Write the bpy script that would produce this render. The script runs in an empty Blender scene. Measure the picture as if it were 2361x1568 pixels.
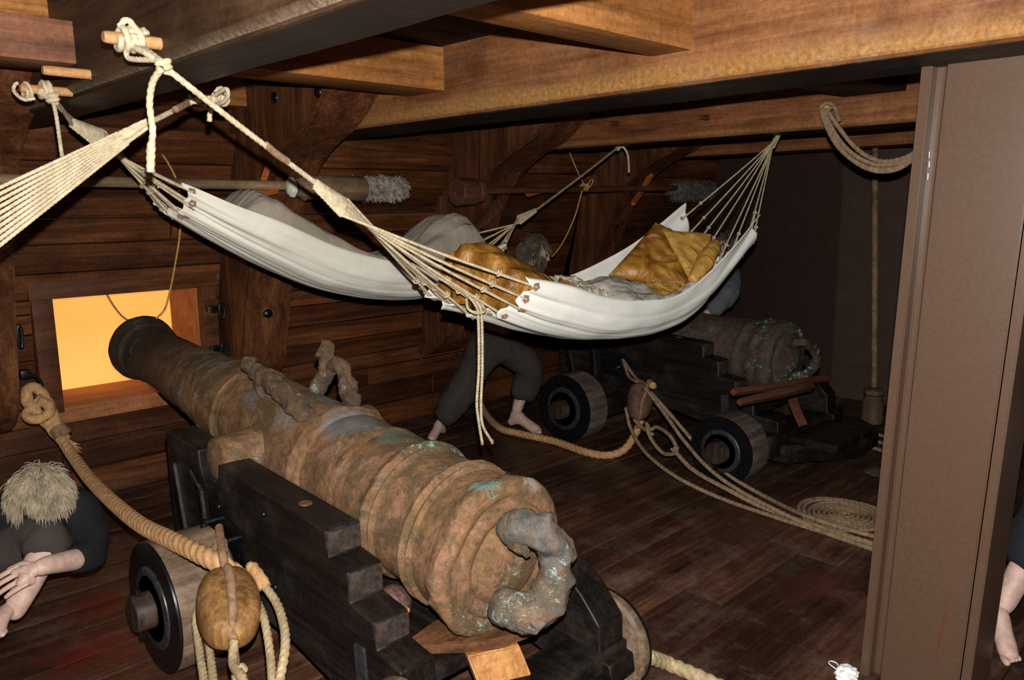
import bpy, bmesh, math, random
import numpy as np
from mathutils import Vector, Matrix, noise
random.seed(7); rng = np.random.default_rng(7)
SC = bpy.context.scene; COL = SC.collection
# ---------------------------------------------------------------- camera model
FPX, CX, CY, CAMH = 1820.0, 1180.5, 784.0, 1.6
def nrm(v): v = np.array(v, float); return v/np.linalg.norm(v)
_X = nrm((1900, 334, -FPX)); _Y = nrm((-1795, 294, -FPX)); _Z = nrm(np.cross(_X, _Y)); _Y = np.cross(_Z, _X)
CM = np.array([_X, _Y, _Z]); CC = np.array([0, 0, CAMH])
def at(px, py, ax, val):
    """point of the room seen in direction (px,py) on the plane axis=val (metres)"""
    d = CM @ np.array([(px-CX)/FPX, -(py-CY)/FPX, -1.0]); t = (val-CC[ax])/d[ax]
    return CC+t*d
X_, Y_, Z_ = 0, 1, 2
# ---------------------------------------------------------------- scene helpers
def thing(name, label, cat, loc=(0, 0, 0), group=None):
    o = bpy.data.objects.new(name, None); COL.objects.link(o)
    o.location = [float(v) for v in loc]; o.empty_display_size = .1
    o['label'] = label; o['category'] = cat
    if group: o['group'] = group
    bpy.context.view_layer.update()
    return o
def tag(o, label, cat, group=None):
    o['label'] = label; o['category'] = cat
    if group: o['group'] = group
    return o
def obj(name, V, F, mat, parent=None, smooth=True, sharp=None, label=None):
    V = np.asarray(V, float)
    me = bpy.data.meshes.new(name)
    c = (V.min(0)+V.max(0))/2
    me.from_pydata((V-c).tolist(), [], [list(map(int, f)) for f in F]) if not isinstance(F, np.ndarray) else _fast(me, V-c, F)
    me.update()
    bm = bmesh.new(); bm.from_mesh(me); bmesh.ops.recalc_face_normals(bm, faces=bm.faces); bm.to_mesh(me); bm.free()
    if smooth:
        me.polygons.foreach_set('use_smooth', [True]*len(me.polygons))
        if sharp is not None:
            try: me.set_sharp_from_angle(angle=math.radians(sharp))
            except Exception: pass
    me.materials.append(mat)
    o = bpy.data.objects.new(name, me); COL.objects.link(o)
    o.location = c.tolist()
    if parent is not None:
        o.parent = parent
        bpy.context.view_layer.update()
        o.matrix_parent_inverse = parent.matrix_world.inverted()
    if label: o['label'] = label
    return o
def _fast(me, V, F):
    n = len(F); k = F.shape[1]
    me.vertices.add(len(V)); me.vertices.foreach_set('co', V.ravel())
    me.loops.add(n*k); me.loops.foreach_set('vertex_index', F.ravel().astype(np.int32))
    me.polygons.add(n); me.polygons.foreach_set('loop_start', np.arange(0, n*k, k, dtype=np.int32))
    me.update(calc_edges=True); me.validate()
class MB:
    """collects shapes in one mesh"""
    def __init__(s): s.V = []; s.F = []; s.n = 0
    def add(s, V, F):
        V = np.asarray(V, float); s.V.append(V); s.F += [[int(i)+s.n for i in f] for f in F]; s.n += len(V); return s
    def box(s, x0, x1, y0, y1, z0, z1, bev=0.0):
        bm = bmesh.new(); bmesh.ops.create_cube(bm, size=1)
        for v in bm.verts: v.co = Vector(((x0+x1)/2+v.co.x*(x1-x0), (y0+y1)/2+v.co.y*(y1-y0), (z0+z1)/2+v.co.z*(z1-z0)))
        if bev: bmesh.ops.bevel(bm, geom=bm.edges[:], offset=bev, segments=2, affect='EDGES', profile=.6)
        return s.bm(bm)
    def bm(s, bm):
        bm.verts.ensure_lookup_table()
        for i, v in enumerate(bm.verts): v.index = i
        s.add([v.co[:] for v in bm.verts], [[v.index for v in f.verts] for f in bm.faces]); bm.free(); return s
    def prism(s, pts, axis, a, b, bev=0.0):
        """polygon pts (2D, in the two other axes, cyclic order) extruded along axis a..b"""
        bm = bmesh.new(); ax = [i for i in range(3) if i != axis]
        vs = []
        for p in pts:
            c = [0, 0, 0]; c[ax[0]], c[ax[1]] = p; c[axis] = a; vs.append(bm.verts.new(c))
        f = bm.faces.new(vs); r = bmesh.ops.extrude_face_region(bm, geom=[f])
        for v in [g for g in r['geom'] if isinstance(g, bmesh.types.BMVert)]: v.co[axis] = b
        bmesh.ops.recalc_face_normals(bm, faces=bm.faces)
        if bev: bmesh.ops.bevel(bm, geom=[e for e in bm.edges if e.calc_length() > bev*3], offset=bev, segments=2, affect='EDGES')
        return s.bm(bm)
    def tube(s, pts, r, seg=12, cap=True, flat=None): V, F = tube(pts, r, seg, cap, flat); return s.add(V, F)
    def jitter(s, amp, sc, seed=0):
        V = np.vstack(s.V)
        for i in range(len(V)):
            p = Vector(V[i]*sc)+Vector((seed, seed*2, 0)); V[i] += np.array(noise.noise_vector(p))*amp
        s.V = [V]; return s
    def build(s, name, mat, parent=None, smooth=True, sharp=35, label=None): return obj(name, np.vstack(s.V), s.F, mat, parent, smooth, sharp, label)
def smooth_path(P, step=None, n=None):
    P = np.array([np.array(p, float) for p in P])
    if len(P) == 2:
        Q = P
        L = np.linalg.norm(P[1]-P[0]); n = n or max(2, int(L/step)+1)
        return P[0]+(P[1]-P[0])*np.linspace(0, 1, n)[:, None]
    E = np.vstack([2*P[0]-P[1], P, 2*P[-1]-P[-2]]); out = []
    for i in range(1, len(E)-2):
        p0, p1, p2, p3 = E[i-1:i+3]
        t = np.linspace(0, 1, 24, endpoint=False)[:, None]
        out.append(.5*((2*p1)+(-p0+p2)*t+(2*p0-5*p1+4*p2-p3)*t*t+(-p0+3*p1-3*p2+p3)*t**3))
    out.append(P[-1:]); Q = np.vstack(out)
    d = np.r_[0, np.cumsum(np.linalg.norm(np.diff(Q, axis=0), axis=1))]
    n = n or max(3, int(d[-1]/step)+1); s = np.linspace(0, d[-1], n)
    return np.stack([np.interp(s, d, Q[:, k]) for k in range(3)], 1)
def frames(P):
    T = np.gradient(P, axis=0); T /= np.linalg.norm(T, axis=1)[:, None]+1e-12
    a = np.array([0, 0, 1.]) if abs(T[0][2]) < .9 else np.array([1., 0, 0])
    N = np.cross(T[0], a); N /= np.linalg.norm(N); Ns = [N]
    for i in range(1, len(P)):
        N = Ns[-1]-T[i]*np.dot(Ns[-1], T[i]); N /= np.linalg.norm(N)+1e-12; Ns.append(N)
    N = np.array(Ns); return T, N, np.cross(T, N)
def ringmesh(R3):
    n, m = R3.shape[:2]; V = R3.reshape(-1, 3)
    i = np.arange(n-1)[:, None]*m; j = np.arange(m)[None, :]; k = (j+1) % m
    F = np.stack([i+j, i+k, i+m+k, i+m+j], -1).reshape(-1, 4)
    return V, F
def tube(pts, r, seg=12, cap=True, flat=None):
    P = np.array(pts, float); r = np.broadcast_to(np.array(r, float), (len(P),)); T, N, B = frames(P)
    th = np.linspace(0, 2*np.pi, seg, endpoint=False)
    fl = 1.0 if flat is None else flat
    R3 = P[:, None, :]+r[:, None, None]*(np.cos(th)[None, :, None]*N[:, None, :]+fl*np.sin(th)[None, :, None]*B[:, None, :])
    V, F = ringmesh(R3); F = F.tolist()
    if cap: F.append(list(range(seg))[::-1]); F.append([len(V)-seg+i for i in range(seg)])
    return V, F
def ropemesh(pts, R, lobes=3, pitch=6.5, m=12, step=.5, depth=.24, taper=None, path=True):
    P = smooth_path(pts, step=R*step) if path else np.array(pts, float)
    T, N, B = frames(P); d = np.r_[0, np.cumsum(np.linalg.norm(np.diff(P, axis=0), axis=1))]
    ph = 2*np.pi*d/(pitch*R); th = np.linspace(0, 2*np.pi, m, endpoint=False)
    r = R*(1-depth+depth*np.abs(np.sin(lobes/2*(th[None, :]-ph[:, None])))**.8)
    if taper is not None: r = r*np.interp(np.linspace(0, 1, len(P)), *taper)[:, None]
    R3 = P[:, None, :]+r[:, :, None]*(np.cos(th)[None, :, None]*N[:, None, :]+np.sin(th)[None, :, None]*B[:, None, :])
    V, F = ringmesh(R3); F = F.tolist(); F.append(list(range(m))[::-1]); F.append([len(V)-m+i for i in range(m)])
    return V, F
def rope(name, pts, R, mat, parent=None, **k):
    lab = k.pop('label', None); V, F = ropemesh(pts, R, **k)
    return obj(name, V, F, mat, parent, True, None, lab)
def lathe(A, B, prof, seg=48, wob=None):
    """prof: list of (distance from A, radius)"""
    A = np.array(A, float); B = np.array(B, float); T = nrm(B-A)
    a = np.array([0, 0, 1.]) if abs(T[2]) < .9 else np.array([1., 0, 0])
    N = nrm(np.cross(T, a)); U = np.cross(N, T)
    th = np.linspace(0, 2*np.pi, seg, endpoint=False); pr = np.array(prof, float)
    R3 = (A+pr[:, :1]*T)[:, None, :]+pr[:, 1][:, None, None]*(np.cos(th)[None, :, None]*N+np.sin(th)[None, :, None]*U)
    V, F = ringmesh(R3); F = F.tolist()
    F.append(list(range(seg))[::-1]); F.append([len(V)-seg+i for i in range(seg)])
    return V, F
def skin(name, nodes, edges, mat, parent, sub=2, label=None, bump=0):
    """nodes: {key:(pos, radius)}; one continuous surface"""
    keys = list(nodes); me = bpy.data.meshes.new(name)
    me.from_pydata([tuple(float(q) for q in nodes[k][0]) for k in keys], [(keys.index(a), keys.index(b)) for a, b in edges], [])
    o = bpy.data.objects.new(name, me); COL.objects.link(o)
    m = o.modifiers.new('s', 'SKIN'); m.use_smooth_shade = True; m.branch_smoothing = .6
    sv = me.skin_vertices[0].data
    for i, k in enumerate(keys):
        r = nodes[k][1]; sv[i].radius = (r, r) if not isinstance(r, tuple) else r; sv[i].use_root = (i == 0)
    if sub:
        u = o.modifiers.new('u', 'SUBSURF'); u.levels = u.render_levels = sub
    dg = bpy.context.evaluated_depsgraph_get(); dg.update()
    m2 = bpy.data.meshes.new_from_object(o.evaluated_get(dg)); bpy.data.objects.remove(o)
    V = np.array([v.co[:] for v in m2.vertices]); F = [list(p.vertices) for p in m2.polygons]
    if bump:
        for i in range(len(V)): V[i] += np.array(noise.noise_vector(Vector(V[i]*14)))*bump+np.array(noise.noise_vector(Vector(V[i]*34)))*bump*.4
    return obj(name, V, F, mat, parent, True, None, label)
# ---------------------------------------------------------------- materials
def mat_new(name, rough=.6, spec=.4, metal=0.):
    m = bpy.data.materials.new(name); m.use_nodes = True; nt = m.node_tree; b = nt.nodes['Principled BSDF']
    b.inputs['Roughness'].default_value = rough; b.inputs['Specular IOR Level'].default_value = spec; b.inputs['Metallic'].default_value = metal
    return m, nt, b
def nd(nt, t, **k):
    n = nt.nodes.new(t)
    for a, v in k.items():
        if a in n.inputs: n.inputs[a].default_value = v
        else: setattr(n, a, v)
    return n
def lk(nt, a, b): nt.links.new(a, b)
def ramp(nt, fac, stops, interp='LINEAR'):
    r = nt.nodes.new('ShaderNodeValToRGB'); r.color_ramp.interpolation = interp; el = r.color_ramp.elements
    while len(el) < len(stops): el.new(.5)
    for e, (p, c) in zip(el, stops): e.position = p; e.color = (*c, 1) if len(c) == 3 else c
    lk(nt, fac, r.inputs[0]); return r.outputs[0]
def mixc(nt, fac, a, b, mode='MIX'):
    n = nt.nodes.new('ShaderNodeMix'); n.data_type = 'RGBA'; n.blend_type = mode
    for i, v in ((0, fac), (6, a), (7, b)):
        if hasattr(v, 'is_output'): lk(nt, v, n.inputs[i])
        else: n.inputs[i].default_value = v if not isinstance(v, tuple) or len(v) == 4 else (*v, 1)
    return n.outputs[2]
def noise_n(nt, vec, scale, detail=6, rough=.6, dist=0.):
    n = nd(nt, 'ShaderNodeTexNoise', Scale=scale, Detail=detail, Roughness=rough, Distortion=dist); lk(nt, vec, n.inputs['Vector']); return n.outputs['Fac']
def bump(nt, b, h, strength=.3, dist=.01, prev=None):
    n = nd(nt, 'ShaderNodeBump', Strength=strength, Distance=dist); lk(nt, h, n.inputs['Height'])
    if prev: lk(nt, prev, n.inputs['Normal'])
    lk(nt, n.outputs[0], b.inputs['Normal']); return n.outputs[0]
def mth(nt, op, a, b=None, clamp=False):
    n = nt.nodes.new('ShaderNodeMath'); n.operation = op; n.use_clamp = clamp
    for i, v in ((0, a), (1, b)):
        if v is None: continue
        if hasattr(v, 'is_output'): lk(nt, v, n.inputs[i])
        else: n.inputs[i].default_value = v
    return n.outputs[0]
def wood(name, dark, mid, light, grain='X', rough=.5, isl=.35, sc=1., bstr=.25, band=None, spec=.2, stain=None, dust=0.):
    m, nt, b = mat_new(name, rough, spec)
    tc = nt.nodes.new('ShaderNodeTexCoord'); mp = nt.nodes.new('ShaderNodeMapping')
    g = {'X': (.6, 9, 9), 'Y': (9, .6, 9), 'Z': (9, 9, .6)}[grain]; mp.inputs['Scale'].default_value = [v*sc for v in g]
    geo = nt.nodes.new('ShaderNodeNewGeometry')
    add = nt.nodes.new('ShaderNodeVectorMath'); add.operation = 'ADD'
    sc3 = nt.nodes.new('ShaderNodeVectorMath'); sc3.operation = 'SCALE'; sc3.inputs['Scale'].default_value = 7.
    cmb = nt.nodes.new('ShaderNodeCombineXYZ')
    for i in range(3): lk(nt, geo.outputs['Random Per Island'], cmb.inputs[i])
    lk(nt, cmb.outputs[0], sc3.inputs[0]); lk(nt, tc.outputs['Object'], add.inputs[0]); lk(nt, sc3.outputs[0], add.inputs[1])
    lk(nt, add.outputs[0], mp.inputs['Vector']); v = mp.outputs[0]
    g1 = noise_n(nt, v, 1.3, 8, .65, .9); g2 = noise_n(nt, v, 5.5, 6, .6, .3)
    f = mth(nt, 'ADD', mth(nt, 'MULTIPLY', g1, .65), mth(nt, 'MULTIPLY', g2, .35))
    c = ramp(nt, f, [(.33, dark), (.5, mid), (.68, light)])
    big = noise_n(nt, tc.outputs['Object'], 2.2, 4, .6, .5)
    c = mixc(nt, 1., c, ramp(nt, big, [(.3, (.55, .5, .48)), (.62, (1.15, 1.1, 1.05))]), 'MULTIPLY')
    if isl:
        c = mixc(nt, 1., c, ramp(nt, geo.outputs['Random Per Island'], [(0, (1-isl,)*3), (1, (1+isl, 1+isl*.9, 1+isl*.8))]), 'MULTIPLY')
    if band:   # paler band along the lower edge: (z0, z1, colour a, colour b)
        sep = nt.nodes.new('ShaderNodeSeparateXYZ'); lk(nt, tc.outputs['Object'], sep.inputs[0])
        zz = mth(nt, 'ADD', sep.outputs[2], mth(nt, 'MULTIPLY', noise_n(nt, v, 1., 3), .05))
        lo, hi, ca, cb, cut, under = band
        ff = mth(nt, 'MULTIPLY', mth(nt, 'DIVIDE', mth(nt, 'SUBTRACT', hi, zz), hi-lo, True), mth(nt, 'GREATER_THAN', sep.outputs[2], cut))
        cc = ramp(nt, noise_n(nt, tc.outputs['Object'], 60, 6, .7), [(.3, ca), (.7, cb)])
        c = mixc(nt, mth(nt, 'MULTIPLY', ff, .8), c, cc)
        c = mixc(nt, mth(nt, 'LESS_THAN', sep.outputs[2], under), c, (.022, .013, .009))  # shade of the underside painted in as a near-black colour
    sp = noise_n(nt, tc.outputs['Object'], 55, 7, .8)
    c = mixc(nt, 1., c, ramp(nt, sp, [(.3, (.62, .58, .56)), (.5, (1, 1, 1)), (.7, (1.35, 1.35, 1.3))]), 'MULTIPLY')
    if dust:
        dn = noise_n(nt, tc.outputs['Object'], 5, 8, .75)
        c = mixc(nt, mth(nt, 'MULTIPLY', ramp(nt, dn, [(.5, (0, 0, 0)), (.75, (1, 1, 1))]), dust), c, (.42, .36, .31))
    if stain:
        for (p, r, col) in stain:
            dd = nt.nodes.new('ShaderNodeVectorMath'); dd.operation = 'DISTANCE'; lk(nt, geo.outputs['Position'], dd.inputs[0]); dd.inputs[1].default_value = p
            w = mth(nt, 'ADD', dd.outputs['Value'], mth(nt, 'MULTIPLY', noise_n(nt, geo.outputs['Position'], 9, 8, .75), r*2.2))
            c = mixc(nt, ramp(nt, w, [(r*1.3, (.75, .75, .75)), (min(.99, r*2.1), (0, 0, 0))]), c, col)
    lk(nt, c, b.inputs['Base Color'])
    rr = mth(nt, 'ADD', rough-.12, mth(nt, 'MULTIPLY', g2, .3)); lk(nt, rr, b.inputs['Roughness'])
    bump(nt, b, f, bstr, .006)
    return m
def simple(name, col, rough=.6, var=.15, sc=20, bs=.2, bd=.003, spec=.4, metal=0., col2=None):
    m, nt, b = mat_new(name, rough, spec, metal); tc = nt.nodes.new('ShaderNodeTexCoord')
    n = noise_n(nt, tc.outputs['Object'], sc, 6, .65)
    c2 = col2 or tuple(min(1, q*(1+var*2)) for q in col); c1 = tuple(q*(1-var) for q in col)
    lk(nt, ramp(nt, n, [(.35, c1), (.65, c2)]), b.inputs['Base Color'])
    if bs: bump(nt, b, n, bs, bd)
    return m
def cloth(name, col, col2, weave=220, rough=.95, folds=.4, fs=9, sheen=0.):
    m, nt, b = mat_new(name, rough, .15); tc = nt.nodes.new('ShaderNodeTexCoord')
    n = noise_n(nt, tc.outputs['Object'], 4, 6, .6, .8); lk(nt, ramp(nt, n, [(.35, col2), (.6, col)]), b.inputs['Base Color'])
    p = bump(nt, b, noise_n(nt, tc.outputs['Object'], fs, 4, .5, 1.2), folds, .02)
    if sheen: b.inputs['Sheen Weight'].default_value = sheen
    bump(nt, b, noise_n(nt, tc.outputs['Object'], weave, 3, .6), .25, .001, p)
    return m
def rope_mat(name, c1, c2):
    m, nt, b = mat_new(name, .95, .1); tc = nt.nodes.new('ShaderNodeTexCoord')
    n = noise_n(nt, tc.outputs['Object'], 45, 6, .7); lk(nt, ramp(nt, n, [(.3, c1), (.65, c2)]), b.inputs['Base Color'])
    bump(nt, b, noise_n(nt, tc.outputs['Object'], 500, 2, .6), .4, .0008); return m
def bronze(name, base, alt, pink, darkc, green, gthr, gun_dark=None, grey=(.2, .2, .19), ridge=.5, patches=()):
    m, nt, b = mat_new(name, .62, .4); tc = nt.nodes.new('ShaderNodeTexCoord'); v = tc.outputs['Object']
    c = ramp(nt, noise_n(nt, v, 6, 11, .78, .7), [(.36, alt), (.47, base), (.56, pink), (.66, base)])
    c = mixc(nt, 1., c, ramp(nt, noise_n(nt, v, 28, 8, .8), [(.36, (.5, .5, .52)), (.5, (1, 1, 1)), (.66, (1.3, 1.25, 1.2))]), 'MULTIPLY')
    n2 = noise_n(nt, v, 3.4, 11, .78, .6)
    c = mixc(nt, ramp(nt, n2, [(.51, (0, 0, 0)), (.56, (.8, .8, .8))]), c, alt)
    n3 = noise_n(nt, v, 7.5, 8, .75, 1.2)
    c = mixc(nt, ramp(nt, n3, [(.64, (0, 0, 0)), (.69, (1, 1, 1))]), c, darkc)
    n4 = noise_n(nt, v, 3.7, 9, .8, 1.5)
    c = mixc(nt, ramp(nt, n4, [(.60, (0, 0, 0)), (.68, (.8, .8, .8))]), c, grey)
    cl = noise_n(nt, v, 3.2, 4, .6); fn = noise_n(nt, v, 46, 5, .75, .5)
    gf = ramp(nt, mth(nt, 'ADD', mth(nt, 'MULTIPLY', cl, .55), mth(nt, 'MULTIPLY', fn, .6)), [(gthr, (0, 0, 0)), (gthr+.035, (1, 1, 1))])
    c = mixc(nt, gf, c, green)
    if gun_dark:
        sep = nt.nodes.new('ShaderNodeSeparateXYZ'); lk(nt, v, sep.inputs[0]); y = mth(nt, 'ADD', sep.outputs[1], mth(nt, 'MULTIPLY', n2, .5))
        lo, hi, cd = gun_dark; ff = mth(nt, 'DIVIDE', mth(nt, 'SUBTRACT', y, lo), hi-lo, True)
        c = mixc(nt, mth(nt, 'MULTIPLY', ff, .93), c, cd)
    for (p_, r_, col_, a_) in patches:
        dd = nt.nodes.new('ShaderNodeVectorMath'); dd.operation = 'DISTANCE'; geo = nt.nodes.new('ShaderNodeNewGeometry'); lk(nt, geo.outputs['Position'], dd.inputs[0]); dd.inputs[1].default_value = p_
        w_ = mth(nt, 'ADD', dd.outputs['Value'], mth(nt, 'MULTIPLY', noise_n(nt, geo.outputs['Position'], 16, 9, .8, .6), r_*2.4))
        c = mixc(nt, ramp(nt, w_, [(r_*1.75, (a_, a_, a_)), (r_*2.0, (0, 0, 0))]), c, col_)
    gl = noise_n(nt, v, 230, 3, .6); cl2 = noise_n(nt, v, 5.5, 3, .6)
    c = mixc(nt, ramp(nt, mth(nt, 'ADD', mth(nt, 'MULTIPLY', gl, .6), mth(nt, 'MULTIPLY', cl2, .4)), [(.615, (0, 0, 0)), (.64, (.8, .8, .8))]), c, (.30, .40, .32))  # tiny glints painted into the colour as clustered pale green specks
    lk(nt, c, b.inputs['Base Color'])
    lk(nt, mth(nt, 'ADD', .45, mth(nt, 'MULTIPLY', n3, .3)), b.inputs['Roughness'])
    p = bump(nt, b, noise_n(nt, v, 11, 9, .75, .8), ridge*1.5, .02); bump(nt, b, noise_n(nt, v, 90, 4, .7), .35, .002, p)
    return m
def emit(name, col, s, col2=None):
    m, nt, b = mat_new(name, 1, 0); tc = nt.nodes.new('ShaderNodeTexCoord')
    n = noise_n(nt, tc.outputs['Object'], 1.6, 2, .5); lk(nt, ramp(nt, n, [(.3, col), (.7, col2 or col)]), b.inputs['Emission Color'])
    b.inputs['Emission Strength'].default_value = s; b.inputs['Base Color'].default_value = (*[q*.5 for q in col], 1); return m
M = {}
M['floor'] = wood('deck plank wood', (.020, .008, .005), (.060, .027, .017), (.13, .066, .042), 'X', .42, .35, dust=.16,
    stain=[(tuple(at(225, 1400, 2, 0)), .16, (.085, .006, .005)), (tuple(at(215, 1500, 2, 0)), .20, (.10, .007, .006)), (tuple(at(1880, 1350, 2, 0)), .20, (.085, .024, .018))])
M['hull'] = wood('hull plank wood', (.026, .009, .004), (.084, .029, .011), (.175, .064, .023), 'X', .45, .4, bstr=.35)
M['rider'] = wood('rider timber', (.032, .011, .006), (.10, .036, .015), (.22, .09, .036), 'Z', .5, 0)
M['frame'] = wood('port frame wood', (.045, .014, .006), (.10, .033, .012), (.19, .07, .025), 'X', .55, .2)
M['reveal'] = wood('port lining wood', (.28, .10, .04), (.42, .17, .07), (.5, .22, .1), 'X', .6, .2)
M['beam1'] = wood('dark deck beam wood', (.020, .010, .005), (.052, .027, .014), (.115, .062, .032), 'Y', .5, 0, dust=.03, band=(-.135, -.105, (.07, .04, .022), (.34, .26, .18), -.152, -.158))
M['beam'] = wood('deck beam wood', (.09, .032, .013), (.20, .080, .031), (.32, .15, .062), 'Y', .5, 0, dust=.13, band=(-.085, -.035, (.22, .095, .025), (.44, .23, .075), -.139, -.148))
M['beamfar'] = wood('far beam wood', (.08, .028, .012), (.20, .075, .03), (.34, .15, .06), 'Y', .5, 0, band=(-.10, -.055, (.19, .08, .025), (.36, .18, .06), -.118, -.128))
M['carling'] = wood('carling wood', (.12, .045, .014), (.30, .125, .038), (.44, .21, .07), 'X', .5, 0)
M['carling_red'] = wood('reddish carling wood', (.08, .034, .02), (.18, .078, .043), (.31, .15, .085), 'X', .5, 0)
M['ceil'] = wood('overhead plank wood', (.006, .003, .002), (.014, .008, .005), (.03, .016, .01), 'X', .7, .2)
M['axle'] = wood('dirty axle wood', (.012, .008, .006), (.04, .026, .02), (.10, .065, .045), 'Z', .5, 0)
M['carriage'] = wood('black stained carriage wood', (.004, .003, .0028), (.011, .008, .007), (.030, .022, .018), 'Y', .42, 0, dust=.07)
M['endgrain'] = wood('worn carriage end wood', (.014, .010, .009), (.042, .032, .028), (.095, .075, .064), 'Y', .55, .1)
M['truck'] = wood('truck wheel wood', (.05, .032, .021), (.155, .105, .070), (.30, .215, .15), 'X', .5, 0)
M['truckgrey'] = wood('grey truck wheel wood', (.035, .026, .02), (.10, .075, .06), (.22, .17, .14), 'X', .6, 0)
M['block'] = wood('varnished block wood', (.08, .034, .012), (.22, .115, .04), (.38, .22, .09), 'Z', .46, 0, sc=1.6)
M['block2'] = wood('weathered block wood', (.05, .03, .02), (.12, .07, .045), (.22, .14, .09), 'Z', .6, 0)
M['quoin'] = wood('quoin wood', (.05, .022, .012), (.125, .055, .026), (.24, .12, .06), 'X', .45, 0)
M['pine'] = wood('orange pine', (.26, .10, .025), (.48, .23, .075), (.62, .34, .12), 'Z', .4, 0)
M['ash'] = wood('grey brown pole wood', (.09, .06, .035), (.20, .135, .08), (.33, .22, .13), 'X', .6, 0)
M['redpole'] = wood('red brown pole wood', (.04, .016, .009), (.10, .038, .02), (.17, .07, .038), 'X', .6, 0)
M['orangewood'] = wood('orange painted bracket', (.30, .07, .015), (.45, .11, .025), (.55, .17, .04), 'Z', .6, 0)
M['peg'] = wood('peg wood', (.28, .12, .045), (.50, .27, .12), (.62, .38, .19), 'X', .55, 0)
M['iron'] = simple('black iron', (.006, .006, .007), .32, .4, 60, .3, .001, .5, .3)
M['ironplate'] = simple('grey worn iron strap', (.03, .031, .033), .4, .4, 40, .3, .001, .5, .3)
M['ball'] = simple('rusty cannonball iron', (.11, .06, .05), .34, .4, 70, .2, .001, .5, .2)
M['steel'] = simple('brown painted steel', (.085, .047, .029), .34, .06, 90, .06, .0008, .5, 0)
M['rope_pale'] = rope_mat('pale hemp rope', (.34, .26, .155), (.62, .52, .36))
M['rope_cord'] = rope_mat('pale cord', (.30, .235, .14), (.56, .46, .31))
M['rope_tan'] = rope_mat('orange tan hemp rope', (.33, .16, .065), (.60, .36, .17))
M['rope_brown'] = rope_mat('brown tarred rope', (.14, .085, .05), (.34, .23, .14))
M['rope_straw'] = rope_mat('straw hemp rope', (.26, .18, .09), (.55, .42, .25))
M['rope_gold'] = rope_mat('golden cord', (.35, .16, .04), (.62, .36, .12))
M['serving'] = rope_mat('brown marline serving', (.12, .07, .04), (.32, .19, .11))
M['canvas'] = cloth('white hammock canvas', (.80, .78, .70), (.70, .69, .63), folds=.12, fs=6)
M['canvas2'] = cloth('yellowed hammock canvas', (.72, .68, .58), (.62, .58, .49), folds=.12, fs=6)
M['blanket'] = cloth('grey wool blanket', (.33, .275, .21), (.26, .215, .165), folds=.5, fs=8)
M['linen'] = cloth('grey linen', (.42, .37, .31), (.34, .30, .25), folds=.6, fs=14)
M['fleece'] = cloth('cream fleece', (.66, .60, .44), (.5, .44, .3), folds=.9, fs=40)
def satin(name, c1, c2, c3):
    m, nt, b = mat_new(name, .42, .5); tc = nt.nodes.new('ShaderNodeTexCoord'); v = tc.outputs['Object']
    lk(nt, ramp(nt, noise_n(nt, v, 6, 7, .65, 1.5), [(.35, c1), (.5, c2), (.65, c3)]), b.inputs['Base Color'])
    p = bump(nt, b, noise_n(nt, v, 9, 5, .55, 2.), .8, .02); bump(nt, b, noise_n(nt, v, 40, 4, .6, 1.), .4, .004, p); return m
M['gold'] = satin('gold satin', (.13, .045, .005), (.26, .105, .013), (.44, .21, .035))
M['yellow'] = satin('yellow satin', (.38, .17, .03), (.48, .25, .05), (.55, .31, .08))
M['skin'] = simple('waxy pale skin', (.50, .33, .27), .55, .12, 30, .15, .002)
M['trouser'] = cloth('dark brown trousers', (.058, .045, .038), (.04, .031, .027), folds=.8, fs=10)
M['black_cloth'] = cloth('black wool', (.014, .014, .015), (.009, .009, .010), folds=.7, fs=8)
M['brown_cloth'] = cloth('grey brown wool', (.055, .044, .038), (.04, .032, .028), folds=.7, fs=7)
M['grey_cloth'] = cloth('grey blue shirt cloth', (.13, .135, .14), (.09, .094, .10), folds=.7, fs=10)
M['navy'] = cloth('dark navy trousers', (.02, .023, .028), (.013, .015, .018), folds=.6, fs=8)
M['hair_blond'] = simple('straw blond hair', (.22, .165, .10), .85, .3, 25, 0, col2=(.38, .31, .21))
M['hair_brown'] = simple('dark brown hair', (.035, .024, .016), .7, .3, 25, 0, col2=(.16, .12, .08))
M['shag'] = simple('shaggy fleece', (.12, .085, .055), .9, .3, 30, 0, col2=(.50, .43, .36))
M['shaggrey'] = simple('dark shaggy fleece', (.04, .035, .03), .9, .3, 30, 0, col2=(.2, .18, .16))
M['bulk'] = simple('dark brown painted panel', (.055, .030, .022), .7, .1, 10, 0)
M['paper'] = simple('white paper', (.8, .8, .77), .8, .05, 10, 0)
M['eye'] = simple('dark eye', (.02, .015, .012), .3, .1, 10, 0)
M['glow'] = emit('backlit orange panel', (1., .38, .075), 1., (1., .50, .13))
M['red'] = simple('red scratch mark', (.16, .012, .01), .6, .1, 30, 0)
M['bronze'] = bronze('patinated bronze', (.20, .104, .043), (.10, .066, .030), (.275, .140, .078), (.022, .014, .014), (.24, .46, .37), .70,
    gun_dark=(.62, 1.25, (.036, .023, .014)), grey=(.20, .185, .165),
    patches=[((1.47, 2.33, .87), .15, (.15, .15, .15), .85), ((1.50, 2.12, .86), .09, (.10, .12, .085), .8), ((1.40, 2.62, .83), .09, (.20, .19, .17), .85), ((1.40, 2.90, .86), .07, (.17, .165, .15), .8), ((1.56, 2.62, .86), .08, (.19, .18, .165), .8),
             ((1.36, 3.35, .72), .06, (.03, .025, .025), .9), ((1.33, 1.72, .66), .045, (.035, .02, .025), .9), ((1.45, 1.62, .80), .06, (.20, .30, .25), .8), ((1.60, 1.60, .78), .06, (.30, .29, .25), .8)])
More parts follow.
